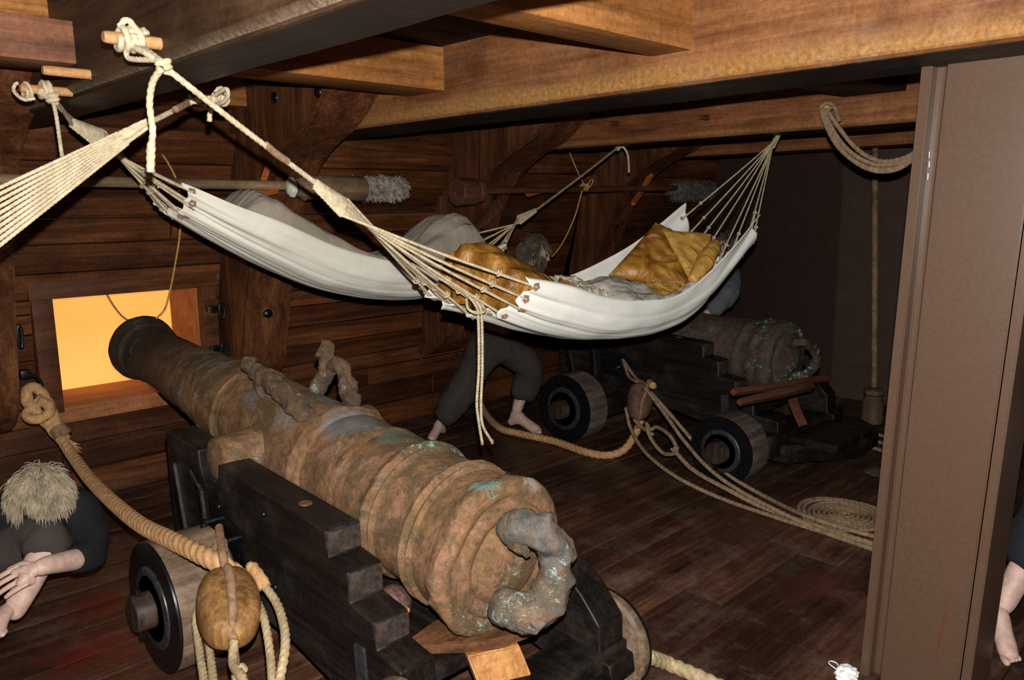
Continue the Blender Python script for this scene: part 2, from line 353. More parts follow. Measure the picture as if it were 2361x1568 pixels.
M['bronze_grey'] = bronze('grey bronze', (.125, .115, .10), (.085, .075, .055), (.21, .12, .065), (.04, .03, .028), (.34, .50, .43), .70, grey=(.13, .128, .12))
M['bronze_brown'] = bronze('brown lumpy bronze', (.155, .09, .046), (.09, .062, .038), (.20, .12, .08), (.035, .026, .02), (.30, .45, .40), .70, grey=(.12, .11, .10), ridge=.8)
M['bronze2'] = bronze('dark verdigris bronze', (.075, .048, .034), (.055, .043, .035), (.11, .060, .042), (.02, .017, .015), (.20, .52, .40), .668, grey=(.06, .058, .056))
M['steeldark'] = M['steel']
# ================================================================ the gun deck
def wallY(z): return float(np.interp(z, [0, .55, 1.0, 1.3, 1.65, 2.0, 2.4], [4.76, 4.75, 4.68, 4.60, 4.49, 4.36, 4.2]))
def planks_mesh(x0, x1, y0, y1, w, z0, z1, gap=.004, lens=(1.8, 3.6), seed=1, bev=.003):
    r = random.Random(seed); mb = MB(); y = y0
    while y < y1-.01:
        ww = w*r.uniform(.85, 1.15); x = x0-r.uniform(0, 1.5)
        while x < x1:
            L = r.uniform(*lens); a, b = max(x, x0), min(x+L, x1)
            if b-a > .05: mb.box(a+gap/3, b-gap/3, y+gap/2, min(y+ww, y1)-gap/2, z0, z1+r.uniform(-.0015, .0015), bev)
            x += L
        y += ww
    return mb
XE = 7.6
fl = planks_mesh(-1.5, XE, -1.6, 4.76, .185, -.05, 0., seed=3, lens=(3., 6.))
fl.box(-1.5, XE, -1.6, 4.8, -.09, -.06)
o = fl.build('floor', M['floor']); o['kind'] = 'structure'
# hull side: planks follow the lean of the ship's side, with the gun port left open
PX0, PX1, PZ0, PZ1 = 1.14, 1.93, .545, 1.135
mb = MB(); r = random.Random(5)
zs = [0, .15, .31, .44, PZ0, .68, .81, .95, 1.06, PZ1, 1.27, 1.42, 1.55]
def hull_plank(a, b, z0, z1, out=0., d=.08):
    g = .0025; y0, y1 = wallY(z0)-out, wallY(z1)-out
    bm = bmesh.new(); vs = [bm.verts.new(c) for c in ((a+g, y0, z0+g), (b-g, y0, z0+g), (b-g, y0+d, z0+g), (a+g, y0+d, z0+g), (a+g, y1, z1-g), (b-g, y1, z1-g), (b-g, y1+d, z1-g), (a+g, y1+d, z1-g))]
    for f in ((0, 1, 5, 4), (1, 2, 6, 5), (2, 3, 7, 6), (3, 0, 4, 7), (4, 5, 6, 7), (3, 2, 1, 0)): bm.faces.new([vs[i] for i in f])
    bmesh.ops.bevel(bm, geom=bm.edges[:], offset=.004, segments=1, affect='EDGES'); mb.bm(bm)
for i in range(len(zs)-1):
    z0, z1 = zs[i], zs[i+1]; out = r.uniform(0, .008)
    x = -1.5-r.uniform(0, 1)
    while x < XE:
        L = r.uniform(1.5, 3.2); segs = [(max(x, -1.5), min(x+L, XE))]
        if z0 >= PZ0-.001 and z1 <= PZ1+.001:
            segs = [s for a, b in segs for s in ((a, min(b, PX0)), (max(a, PX1), b))]
        for a, b in segs:
            if b-a > .02: hull_plank(a, b, z0, z1, out)
        x += L
# thick clamp strakes under the beams
for a, b in ((-1.5, .55), (.9, 2.05), (2.36, 3.62), (3.95, 5.2), (5.5, XE)):
    hull_plank(a, b, 1.56, 1.66, .02, .1); hull_plank(a, b, 1.66, 1.83, .07, .12); hull_plank(a, b, 1.83, 2.0, .09, .12)
hull_plank(-1.5, XE, 2.0, 2.35, 0., .1)
hull_plank(-1.5, XE, 1.55, 2.0, -.01, .05)
# waterway timbers along the foot of the side
mb.prism([(4.76, 0), (4.70, .0), (4.70, .05), (4.74, .11), (4.76, .13)], X_, -1.5, XE, .004)
o = mb.build('wall_hull', M['hull']); o['kind'] = 'structure'
# gun port opening: frame on the wall, lining through the hull, backlit panel outside
mb = MB(); yw = 4.66
mb.box(PX0-.10, PX0, yw-.035, 4.80, PZ0-.02, PZ1+.0, .004); mb.box(PX1, PX1+.085, yw-.035, 4.80, PZ0-.02, PZ1, .004)
mb.box(PX0-.11, PX1+.095, yw-.04, 4.80, PZ1, PZ1+.095, .004)
o = mb.build('trim_1', M['frame']); o['kind'] = 'structure'
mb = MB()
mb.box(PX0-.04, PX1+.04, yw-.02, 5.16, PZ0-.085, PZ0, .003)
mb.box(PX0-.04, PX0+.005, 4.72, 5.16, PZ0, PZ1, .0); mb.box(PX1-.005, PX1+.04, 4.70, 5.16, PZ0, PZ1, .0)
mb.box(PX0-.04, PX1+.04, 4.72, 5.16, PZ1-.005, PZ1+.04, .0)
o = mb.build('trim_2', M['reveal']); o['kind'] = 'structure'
mb = MB().box(PX0-.03, PX1+.03, 5.12, 5.135, PZ0-.03, PZ1+.03)
o = mb.build('gun_port_panel', M['glow']); tag(o, 'glowing orange backlit panel filling the square gun port behind the bronze muzzle', 'light panel')
# end bulkhead of dark panels
b0, b1, b2 = (7.3, 4.9), (6.35, 2.75), (6.3, -1.7)
mb = MB()
for p, q in ((b0, b1), (b1, b2)):
    t = nrm((q[0]-p[0], q[1]-p[1])); nn = np.array([-t[1], t[0]])*-.06
    mb.prism([p, q, (q[0]-nn[0], q[1]-nn[1]), (p[0]-nn[0], p[1]-nn[1])], Z_, 0, 2.4, .004)
o = mb.build('wall_end', M['bulk'], smooth=False); o['kind'] = 'structure'
# ceiling planks
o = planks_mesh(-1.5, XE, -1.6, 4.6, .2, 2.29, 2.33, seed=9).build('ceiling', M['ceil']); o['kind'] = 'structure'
# deck beams, slightly wandering edges
def beam(x0, x1, z0, z1, mat, label, y0=-1.4, y1=4.42, ch=.018):
    n = 60; ys = np.linspace(y0, y1, n); R3 = []
    for y in ys:
        w = .004*noise.noise((y*2.1, x0*3, 0)); w2 = .004*noise.noise((y*3.1, x0*5, 9))
        c = [(x0+w, z0+ch+w2), (x0+ch+w, z0+w2), (x1-ch, z0+w2), (x1, z0+ch), (x1, z1), (x0, z1)]
        R3.append([(a, y, b) for a, b in c])
    V, F = ringmesh(np.array(R3)); F = F.tolist(); F += [[5, 4, 3, 2, 1, 0], [len(V)-6+i for i in range(6)]]
    return tag(obj('deck_beam', V, F, mat, None, True, 30), label, 'beam')
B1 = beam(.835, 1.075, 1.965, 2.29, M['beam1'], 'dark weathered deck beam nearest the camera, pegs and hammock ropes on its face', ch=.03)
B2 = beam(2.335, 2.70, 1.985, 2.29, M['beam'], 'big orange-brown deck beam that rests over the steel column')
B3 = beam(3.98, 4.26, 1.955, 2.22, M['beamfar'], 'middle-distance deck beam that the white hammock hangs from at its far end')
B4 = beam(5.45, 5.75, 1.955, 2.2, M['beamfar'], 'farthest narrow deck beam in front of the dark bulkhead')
# carlings between the beams
def carling(x0, x1, y0, y1, z0, z1, mat, label): return tag(MB().box(x0, x1, y0, y1, z0, z1, .006).build('carling', mat), label, 'timber')
carling(1.07, 2.337, 1.54, 1.70, 2.095, 2.285, M['carling'], 'short orange carling butting the big beam at the top centre')
carling(1.07, 2.337, 2.82, 3.06, 2.10, 2.285, M['carling'], 'honey-coloured carling between the dark beam and big beam, nearer the hull side')
carling(1.07, 2.337, 4.12, 4.36, 2.13, 2.285, M['carling'], 'small carling end seen just above the knotted rope and beside the knee')
carling(-.9, .838, 2.82, 3.02, 2.05, 2.18, M['carling_red'], 'reddish carling block butting the dark beam in the upper left corner')
carling(-.9, .838, 3.06, 3.22, 2.185, 2.285, M['carling'], 'yellowish timber above the reddish carling in the upper left corner')
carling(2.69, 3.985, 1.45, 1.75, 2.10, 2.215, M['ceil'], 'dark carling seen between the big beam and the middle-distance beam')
# hanging knees with riders: broad side faces -X, curved inner edge
def knee(x0, x1, curve, label, mat=None, bolts=(), top=2.28):
    """curve: inner edge (Y,Z) from top to foot"""
    C = smooth_path([(0, a, b) for a, b in curve], n=44); R = []
    for (_, y, z) in C:
        yb = max(wallY(max(z, 0))-.004, y+.03)
        R.append(((x0, y, z), (x1, y, z), (x1, yb, z if z < 1.9 else z), (x0, yb, z)))
    # build as a strip so that the upper arm keeps its depth
    mb = MB(); back = [(wallY(z)-.004, z) for z in np.linspace(C[-1][2], top-.3, 20)]
    poly = [(p[1], p[2]) for p in C]
    poly = poly+[(b[0], b[1]) for b in back]+[(4.3, top), (poly[0][0], top)]
    bm = bmesh.new(); vs = [bm.verts.new((x0, y, z)) for y, z in poly]; f = bm.faces.new(vs)
    rr = bmesh.ops.extrude_face_region(bm, geom=[f])
    for v in [g for g in rr['geom'] if isinstance(g, bmesh.types.BMVert)]: v.co.x = x1
    bmesh.ops.recalc_face_normals(bm, faces=bm.faces)
    es = [e for e in bm.edges if len(e.link_faces) == 2 and abs(e.verts[0].co.x-e.verts[1].co.x) < 1e-6 and (e.link_faces[0].normal.angle(e.link_faces[1].normal) > 1.0)]
    bmesh.ops.bevel(bm, geom=es, offset=.012, segments=2, affect='EDGES')
    bmesh.ops.triangulate(bm, faces=[f for f in bm.faces if len(f.verts) > 4])
    mb.bm(bm)
    t = thing('hanging_knee', label, 'timber', (x0, wallY(1.)-.1, C[-1][2]))
    mb.build('knee_timber', mat or M['rider'], t, sharp=25)
    for (p, n) in bolts:
        V, F = lathe(np.array(p)+np.array(n)*-.004, np.array(p)+np.array(n), [(0, .030), (.006, .030), (.012, .024), (.018, .012), (.02, .001)], 16)
        obj('bolt_head', V, F, M['iron'], t)
    return t
k1 = [(3.25, 2.20), (3.36, 2.10), (3.50, 2.0), (3.78, 1.88), (4.03, 1.67), (4.20, 1.35), (4.31, 1.05), (4.38, .80), (4.45, .62), (4.60, .50), (4.74, .45)]
def shift(c, dy=0, dz=0): return [(a+dy, b+dz) for a, b in c]
nx = (-1, 0, 0); ny = (0, -1, .15)
knee(2.04, 2.34, k1, 'wide hanging knee right of the gun port, between port and shaggy sponge', bolts=[
    ((2.19, 4.33, .98), ny), (tuple(at(633, 225, X_, 2.04)), nx), (tuple(at(733, 212, X_, 2.04)), nx)])
knee(3.62, 3.95, shift(k1, .03, 0), 'striped hanging knee behind the wooden rammer head at the middle', bolts=[((3.80, 4.08, 1.66), ny), ((3.78, 4.20, 1.42), ny)])
knee(5.18, 5.46, shift(k1, .02, 0), 'farther hanging knee with an orange bracket, left of the white hammock ropes', bolts=[((5.32, 4.06, 1.70), ny), ((5.32, 4.20, 1.42), ny)])
knee(.50, .89, shift(k1, -.04, 0), 'dark hanging knee at the left edge of the picture', bolts=[((.78, 4.33, .98), ny)])
# steel column behind the big beam
def col_at(px, py, x): return at(px, py, X_, x)
YT = lambda f: .899-f*.348; YB = lambda f: .954-f*.330
mbc = MB()
prof = [(2.57, 0), (2.57, .09), (2.612, .10), (2.612, .16), (2.598, .18), (2.570, .212), (2.570, .905), (2.578, .905), (2.578, .917), (2.570, .917), (2.57, 1.0), (2.80, 1.0), (2.80, 0)]
bm = bmesh.new(); lo = [bm.verts.new((x, YB(f)-.0, 0)) for x, f in prof]; hi = [bm.verts.new((x, YT(f), 1.986)) for x, f in prof]
n = len(prof)
for i in range(n): bm.faces.new([lo[i], lo[(i+1) % n], hi[(i+1) % n], hi[i]])
bm.faces.new(lo); bm.faces.new(hi); bmesh.ops.recalc_face_normals(bm, faces=bm.faces)
vert = [e for e in bm.edges if abs(e.verts[0].co.z-e.verts[1].co.z) > 1]
bmesh.ops.bevel(bm, geom=vert, offset=.0035, segments=2, affect='EDGES')
mbc.bm(bm)
tcol = thing('steel_column', 'tall brown painted steel column standing at the right under the big beam', 'column', (2.68, .75, 0))
mbc.build('column_shaft', M['steel'], tcol, sharp=50)
sp = [at(2179, 1412, X_, 2.5685), at(2172, 1450, X_, 2.5685), at(2160, 1500, X_, 2.5685), at(2152, 1512, X_, 2.5685)]
MB().tube(smooth_path(sp, n=20), .0012, 6).build('red_scratch', M['red'], tcol)
mb = MB()
for (px, py) in ((2143, 350), (2143, 372), (2140, 400)):
    p = at(px, py, X_, 2.57); q = at(px-1, py+14, X_, 2.57); mb.tube([p, q], .0012, 6)
mb.build('chipped_paint', M['paper'], tcol)
# white paper scrap with string on the deck by the column
mb = MB(); c = np.array([2.515, .975, .0])
bm = bmesh.new(); bmesh.ops.create_icosphere(bm, subdivisions=4, radius=1)
for v in bm.verts:
    q = v.co.copy(); d = 1+.35*noise.noise(q*2.2)+.12*noise.noise(q*7); v.co = Vector((q.x*.038*d, q.y*.034*d, max(q.z, -.5)*.026*d+.0135))+Vector(c)
mb.bm(bm)
tw = thing('crumpled_paper', 'white crumpled paper scrap with string on the deck at the foot of the column', 'paper scrap', c)
mb.build('paper_lump', M['paper'], tw)
for pts in ([c+(.0, .03, .012), c+(.02, .07, .012), c+(.045, .075, .008), c+(.05, .055, .005), c+(.02, .03, .006)], [c+(0, -.02, .012), c+(-.02, -.06, .008), c+(-.01, -.09, .004)]):
    MB().tube(smooth_path(pts, n=30), .0022, 8).build('string', M['paper'], tw)
# ================================================================ guns
def barrel(A, B, prof, mat, parent, rough=.0, seed=0, seg=96, broken=None):
    # densify the profile
    pr = np.array(prof, float); d = np.r_[0, np.cumsum(np.hypot(*np.diff(pr, axis=0).T))]; pts = [pr[0]]
    for i in range(len(pr)-1):
        n = max(1, int((d[i+1]-d[i])/.012)); 
        for k in range(1, n+1): pts.append(pr[i]+(pr[i+1]-pr[i])*k/n)
    V, F = lathe(A, B, pts, seg); ax = nrm(np.array(B)-np.array(A)); A = np.array(A)
    for i in range(len(V)):
        q = V[i]-A; u = q@ax; rad = q-u*ax; rr = np.linalg.norm(rad)
        if rr < .02: continue
        e = rad/rr; p = Vector(V[i]); n = noise.noise(p*7+Vector((seed, 0, 0)))*.5+noise.noise(p*19)*.3+noise.noise(p*45)*.15
        amp = rough
        if broken: amp = rough*broken(u, e)
        V[i] = V[i]+e*n*amp
    return obj('barrel', V, F, mat, parent, True, 50)
def lump_tube(pts, r, parent, name, mat, amp=.012, sc=22, seg=20, step=.008, seed=0, more=()):
    mb = MB()
    P = smooth_path(pts, step=step); rr = np.interp(np.linspace(0, 1, len(P)), np.linspace(0, 1, len(r)), r)
    e0 = np.clip(np.arange(len(P))/4., 0, 1)**.5; e1 = e0[::-1]; rr = rr*np.minimum(.25+.75*e0, .25+.75*e1)
    mb.tube(P, rr, seg)
    for (c, rad) in more:
        bm = bmesh.new(); bmesh.ops.create_icosphere(bm, subdivisions=4, radius=1)
        for v in bm.verts: v.co = Vector([v.co[i]*(rad[i] if hasattr(rad, '__len__') else rad) for i in range(3)])+Vector([float(q) for q in c])
        mb.bm(bm)
    V = np.vstack(mb.V)
    for i in range(len(V)):
        p = Vector(V[i]*sc)+Vector((seed, 3, 1)); V[i] += np.array(noise.noise_vector(p))*amp+np.array(noise.noise_vector(p*2.4))*amp*.4
    mb.V = [V]
    return mb.build(name, mat, parent, sharp=None)
def carriage(dx, dy, dz, label, hub_cap=True):
    """truck carriage; all numbers are for the near gun, shifted by dx, dy, dz"""
    T = thing('gun_carriage', label, 'gun carriage', (1.5+dx, 2.2+dy, 0))
    def s(p): return (p[0]+dy, p[1]+dz)
    XO, XI, XI2, XO2 = 1.13+dx, 1.25+dx, 1.765+dx, 1.885+dx
    # cheek outline in Y,Z (rear steps, trunnion notch, front)
    steps = [(3.16, .22), (3.17, .72), (2.86, .705)]
    notch = [(2.86, .705)]+[(2.775+.085*math.cos(a), .70+.115*math.sin(a)-.01) for a in np.linspace(0, -math.pi, 12)][1:-1]+[(2.69, .69)]
    rear = [(1.965, .655), (1.958, .573), (1.855, .562), (1.85, .469), (1.73, .455), (1.724, .373)]
    for k, (xa, xb) in enumerate(((XO, XI), (XI2, XO2))):
        if k == 0: tail = [(1.612, .357), (1.605, .27), (1.45, .255), (1.44, .16)]
        else: tail = [(1.66, .452), (1.58, .425), (1.52, .38), (1.468, .325), (1.445, .30), (1.44, .19), (1.40, .185), (1.39, .12)]
        rr = rear if k == 0 else [(1.965, .655), (1.958, .573), (1.855, .562), (1.85, .469), (1.73, .46)]
        low = [(1.7, .12), (2.2, .20), (2.8, .22)]
        poly = [s(p) for p in steps+notch[1:]+rr+tail+low]
        ck = MB().prism(poly, X_, xa, xb, .0).build('cheek', M['carriage'], T, sharp=20)
        bv = ck.modifiers.new('b', 'BEVEL'); bv.width = .006; bv.segments = 2; bv.limit_method = 'ANGLE'
        # pale worn end grain faces of the steps: thin cap pieces, let in flush
    # bed, transom, axletrees
    b = MB().box(XI, XI2, 1.66+dy, 2.95+dy, .23+dz, .285+dz, .006); b.build('bed_plank', M['carriage'], T)
    for k in range(3): MB().box(XI+.172*k+.002, XI+.172*(k+1)-.002, 1.15+dy, 1.66+dy, .10+dz, .15+dz, .005).build('tail_board', M['carriage'], T)
    MB().box(XI, XI2, 2.86+dy, 2.98+dy, .245+dz, .50+dz, .006).build('transom', M['carriage'], T)
    for y, hz in ((2.70, .225), (1.50, .195)):
        MB().box(1.02+dx, 1.99+dx, y-.07+dy, y+.07+dy, hz-.06, min(hz+.075, .215+dz), .008).build('axletree', M['carriage'], T)
    # trucks
    for side, (xa, xb) in (('L', (.875, 1.10)), ('R', (1.888, 1.932))):
        for y, rad in ((2.70, .232), (1.50, .200 if side == 'L' else .178)):
            if dx and side == 'L': xa, xb = .80, .99
            if dx: y += .12
            elif side == 'R' and y < 2: y, rad = 1.53, .168
            out = xa if side == 'L' else xb; sgn = -1 if side == 'L' else 1
            xi = xb if side == 'L' else xa
            c0 = np.array((out+dx, y+dy, rad)); c1 = np.array((xi+dx, y+dy, rad)); w = abs(xb-xa)
            V, F = lathe(c0, c1, [(.004, rad*.3), (.004, rad-.02), (.0, rad-.012), (.006, rad-.003), (.02, rad), (w-.01, rad), (w, rad-.01), (w, .03)], 64)
            wh = obj('truck_wheel', V, F, M['truck'] if dx == 0 else M['truckgrey'], T, True, 40)
            V, F = lathe(c0+(sgn*.004, 0, 0), c0+(-sgn*.004, 0, 0), [(0, rad*.60), (0, rad*.985), (.006, rad*.995), (.012, rad*.985), (.012, rad*.60), (.0, rad*.60)], 64)
            obj('iron_tyre_face', V, F, M['iron'], wh, True, 40)
            V, F = lathe(c0+(sgn*.012, 0, 0), c0, [(0, rad*.50), (0, rad*.60), (.004, rad*.63), (.012, rad*.64), (.012, rad*.50), (0, rad*.5)], 48)
            obj('iron_ring', V, F, M['ironplate'], wh, True, 40)
            V, F = lathe(c0+(sgn*.075, 0, 0), c0+(-sgn*.02, 0, 0), [(0, .03), (.0, .058), (.008, .064), (.09, .066)], 32)
            obj('axle_end', V, F, M['axle'], wh, True, 40)
            MB().box(out+sgn*.05-.008+dx, out+sgn*.05+.008+dx, y-.012+dy, y+.012+dy, rad-.10, rad+.085, .003).build('linchpin', M['iron'], wh)
    # iron work on the near cheek
    x = XO
    def strap(name, pts, w, th=.007, mat=None):
        mb = MB(); P = [np.array(p) for p in pts]
        for a, c in zip(P[:-1], P[1:]):
            t = nrm(c-a); nn = np.array([-t[1], t[0]])*w/2
            mb.prism([tuple(a+nn), tuple(c+nn), tuple(c-nn), tuple(a-nn)], X_, x-th, x+.001, .0015)
        return mb.build(name, mat or M['iron'], T)
    strap('iron_strap', [s((3.115, .60)), s((3.04, .28))], .05)
    strap('iron_strap', [s((3.085, .60)), s((3.012, .28))], .012, .012, M['ironplate'])
    strap('iron_strap', [s((2.95, .61)), s((2.865, .565)), s((2.84, .33))], .05)
    strap('iron_strap', [s((2.925, .615)), s((2.84, .555)), s((2.815, .33))], .012, .012, M['ironplate'])
    mb = MB().prism([s((2.78, .545)), s((2.50, .475)), s((2.50, .33)), s((2.76, .36))], X_, x-.009, x+.001, .002); mb.build('ring_plate', M['iron'], T)
    mb = MB(); 
    for yy, zz in ((2.72, .475), (2.555, .455)):
        V, F = lathe((x-.055, yy+dy, zz+dz), (x, yy+dy, zz+dz), [(0, .010), (.003, .016), (.012, .016), (.016, .010), (.055, .010)], 16); mb.add(V, F)
    th = np.linspace(math.pi*.02, math.pi*.98, 24); yc, zc = (2.72+2.555)/2+dy, .465+dz
    mb.tube([(x-.045-.045*math.sin(a), yc+.083*math.cos(a), zc+.01*math.cos(a)-.045*math.sin(a)) for a in th], .011, 12)
    mb.build('shackle_ring', M['iron'], T)
    mb = MB()
    for yy, zz in ((2.70, .53), (2.55, .39), (2.74, .40), (2.30, .36), (1.75, .25), (2.35, .60)):
        V, F = lathe((x-.012, yy+dy, zz+dz), (x, yy+dy, zz+dz), [(0, .002), (.002, .009), (.008, .012), (.012, .012)], 14); obj('rivet', V, F, M['iron'], T)
    strap('tail_plate', [s((1.80, .36)), s((1.78, .12))], .05, .010, M['ironplate'])
    strap('tail_plate', [s((1.56, .23)), s((1.55, .10))], .05, .010, M['ironplate'])
    # bronze plugs on the cheek top
    p = np.array((1.19+dx, 2.18+dy, .6665+dz)); nrm_ = np.array((0, -.03, 1))
    V, F = lathe(p, p+nrm_, [(-.004, .022), (.003, .022), (.004, .018), (.004, .001)], 20); obj('bolt_head', V, F, M['quoin'], T)
    # sawn end grain blocks on the rear steps
    for xa, xb in ((XO, XI), (XI2, XO2)):
        L = [((1.960, .573), (1.966, .652)), ((1.852, .470), (1.857, .559)), ((1.7265, .374), (1.732, .452))]
        if xa == XI2: L = L[:2]
        for (a, b_) in L:
            mb = MB(); mb.box(xa+.003, xb-.003, a[0]-.005+dy, a[0]+.02+dy, a[1]+.004+dz, b_[1]-.002+dz, .004); mb.build('step_end', M['endgrain'], T)
    return T
def gun(dx, dy, A, B, prof, mats, label, dolph=None, casc=None, seed=0, tr=True, broken=None, rough=.006):
    T = thing('cannon', label, 'cannon', (1.5+dx, 2.7+dy, .35))
    barrel(A, B, prof, mats[0], T, rough, seed, broken=broken)
    ax = nrm(np.array(B)-np.array(A))
    tc = np.array(A)+ax*1.17; tc = np.array((tc[0], tc[1], tc[2]))
    for s_ in (-1, 1):
        V, F = lathe((tc[0]+s_*.14, tc[1], tc[2]), (tc[0]+s_*.345, tc[1], tc[2]), [(0, .098), (.06, .090), (.19, .080), (.203, .078), (.208, .070), (.208, .002)], 40)
        for i in range(len(V)): V[i] += np.array(noise.noise_vector(Vector(V[i]*16)))*.004
        obj('trunnion', V, F, mats[0], T, True, 40)
    return T
A1 = (1.5, 1.60, .570); B1_ = (1.5, 4.45, .855)
prof1 = [(-.005, .02), (-.005, .235), (.0, .253), (.012, .262), (.045, .256), (.06, .240), (.10, .231), (.15, .231), (.160, .246), (.175, .234), (.182, .234), (.195, .248), (.208, .234), (.215, .228), (.25, .225),
         (.355, .225), (.365, .236), (.372, .231), (.378, .231), (.39, .246), (.405, .246), (.418, .232), (.425, .230), (.435, .221), (.60, .219), (.615, .225), (.63, .219), (.80, .214), (.812, .214), (.82, .226), (.832, .229), (.842, .216), (.85, .216), (.862, .231), (.88, .232), (.892, .218), (.902, .209),
         (1.20, .203), (1.42, .199), (1.50, .197), (1.515, .206), (1.53, .199), (1.545, .208), (1.56, .195), (1.60, .190), (1.75, .183), (1.765, .188), (1.78, .182), (2.0, .165), (2.02, .169), (2.04, .164), (2.35, .146), (2.62, .138), (2.635, .146), (2.65, .140),
         (2.72, .146), (2.74, .160), (2.755, .162), (2.765, .157), (2.79, .166), (2.815, .174), (2.835, .178), (2.85, .172), (2.866, .160), (2.866, .075), (2.84, .068), (2.2, .068), (2.2, .001)]
prof1 = [(u_, r_*(.945+.055*min(1, max(0, u_)/2.6))) for u_, r_ in prof1]
def broken1(u, e):
    f = 1.+2.2*math.exp(-((u-.03)/.05)**2)
    top = max(0, e[2]); f += 3.5*math.exp(-((u-.70)/.13)**2)*max(0, top-.35)
    return f
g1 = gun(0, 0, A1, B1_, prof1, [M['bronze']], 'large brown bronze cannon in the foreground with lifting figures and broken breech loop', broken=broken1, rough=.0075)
# breech face disc and cascabel loop
ax1 = nrm(np.array(B1_)-np.array(A1)); A1v = np.array(A1)
V, F = lathe(A1v+ax1*.02, A1v-ax1*.14, [(a_, b_*.95) for a_, b_ in [(0, .243), (.020, .241), (.030, .228), (.030, .208), (.024, .200), (.026, .192), (.044, .186), (.050, .172), (.046, .150), (.040, .143), (.050, .136), (.066, .11), (.078, .05), (.080, .002)]], 64)
for i in range(len(V)): V[i] += np.array(noise.noise_vector(Vector(V[i]*9)))*.006+np.array(noise.noise_vector(Vector(V[i]*35)))*.003
obj('breech_face', V, F, M['bronze'], g1, True, 60)
YL = 1.40
def c2(px, py, y=YL): return at(px, py, Y_, y)
lump_tube([c2(1165, 1235, 1.52), c2(1205, 1215, 1.45), c2(1250, 1228, YL), c2(1276, 1275, YL), c2(1280, 1340, YL), c2(1255, 1392, 1.41), c2(1218, 1408, 1.44), c2(1170, 1400, 1.50), c2(1140, 1385, 1.55)],
          [.042, .048, .046, .044, .050, .056, .058, .055, .05], g1, 'breech_loop', M['bronze_grey'], amp=.016, sc=20, seed=4,
          more=[(c2(1240, 1430, 1.40), (.036, .03, .030)), (c2(1222, 1416, 1.42), (.035, .03, .03))])
lump_tube([c2(1268, 1215, 1.45), c2(1296, 1245, 1.40), c2(1310, 1275, 1.39), c2(1305, 1300, 1.40)], [.014, .02, .026, .02], g1, 'loop_fragment', M['bronze_brown'], amp=.008, sc=40, seed=8)
lump_tube([c2(1170, 1225, 1.50), c2(1195, 1255, 1.455), c2(1222, 1282, 1.435)], [.016, .026, .014], g1, 'loop_fragment', M['bronze_brown'], amp=.008, sc=44, seed=12, label=None) if False else lump_tube([c2(1170, 1225, 1.50), c2(1195, 1255, 1.455), c2(1222, 1282, 1.435)], [.016, .026, .014], g1, 'loop_fragment', M['bronze_brown'], amp=.008, sc=44, seed=12)
# lifting figures
def c3(px, py, x): return at(px, py, X_, x)
XL, XR = 1.385, 1.60
lump_tube([c3(566, 838, XL), c3(590, 858, XL), c3(622, 880, XL), c3(650, 905, XL), c3(690, 945, XL+.01), c3(716, 968, XL+.02)], [.022, .034, .036, .034, .040, .030], g1, 'lifting_figure', M['bronze_brown'], amp=.014, sc=30, seed=2,
          more=[(c3(572, 843, XL), .030)])
lump_tube([c3(590, 862, XL), c3(600, 890, XL), c3(622, 922, XL+.02)], [.02, .026, .024], g1, 'figure_leg', M['bronze_brown'], amp=.010, sc=34, seed=3)
lump_tube([c3(752, 808, XR), c3(758, 845, XR), c3(745, 872, XR), c3(724, 912, XR-.02)], [.028, .036, .034, .038], g1, 'lifting_figure', M['bronze_brown'], amp=.013, sc=30, seed=5,
          more=[(c3(752, 806, XR), (.032, .034, .034)), (c3(735, 818, XR), .014)])
lump_tube([c3(756, 850, XR), c3(782, 838, XR), c3(795, 868, XR), c3(805, 905, XR), c3(815, 925, XR-.01), c3(818, 942, XR-.02)], [.028, .026, .028, .030, .038, .03], g1, 'figure_leg', M['bronze_brown'], amp=.012, sc=32, seed=6,
          more=[(c3(808, 912, XR), (.034, .034, .036))])
# little cross scratched into the top
mb = MB()
for a, b_ in (((1030, 1108), (1062, 1118)), ((1040, 1122), (1058, 1100)), ((1066, 1112), (1100, 1106)), ((1018, 1130), (1034, 1122))):
    p = [c3(*a, 1.47), c3(*b_, 1.47)]
    # lay the scratch on the barrel surface
    q = []
    for v in p:
        u = (v-A1v)@ax1; rad = v-A1v-u*ax1; q.append(A1v+u*ax1+nrm(rad)*.2165)
    mb.tube(q, .0028, 6)
mb.build('scratched_cross', M['bronze_grey'], g1)
cr1 = carriage(0, 0, 0, 'black timber truck carriage under the large foreground cannon')
# far gun
DX, DY = 3.06, .66
A2 = (1.5+DX, 1.60+DY, .625); B2_ = (1.5+DX, 4.48+DY*.3, .80)
prof2 = [(-.01, .02), (-.005, .225), (.01, .243), (.05, .248), (.09, .235), (.13, .243), (.17, .222), (.20, .215), (.24, .224), (.27, .210), (.40, .205), (.8, .194), (1.4, .170), (1.9, .15), (2.3, .135), (2.33, .150), (2.38, .155), (2.40, .14), (2.40, .06), (2.0, .06), (2.0, .001)]
g2 = gun(DX, DY, A2, B2_, prof2, [M['bronze2']], 'smaller dark cannon with green verdigris spots behind the white hammock', rough=.012, seed=9, broken=lambda u, e: 1+1.6*math.exp(-((u-.12)/.14)**2))
ax2 = nrm(np.array(B2_)-np.array(A2)); A2v = np.array(A2)
V, F = lathe(A2v+ax2*.02, A2v-ax2*.14, [(0, .20), (.025, .19), (.04, .16), (.06, .10), (.075, .05), (.08, .002)], 56)
for i in range(len(V)): V[i] += np.array(noise.noise_vector(Vector(V[i]*13)))*.01
obj('breech_face', V, F, M['bronze2'], g2, True, 60)
y2 = A2[1]-.15
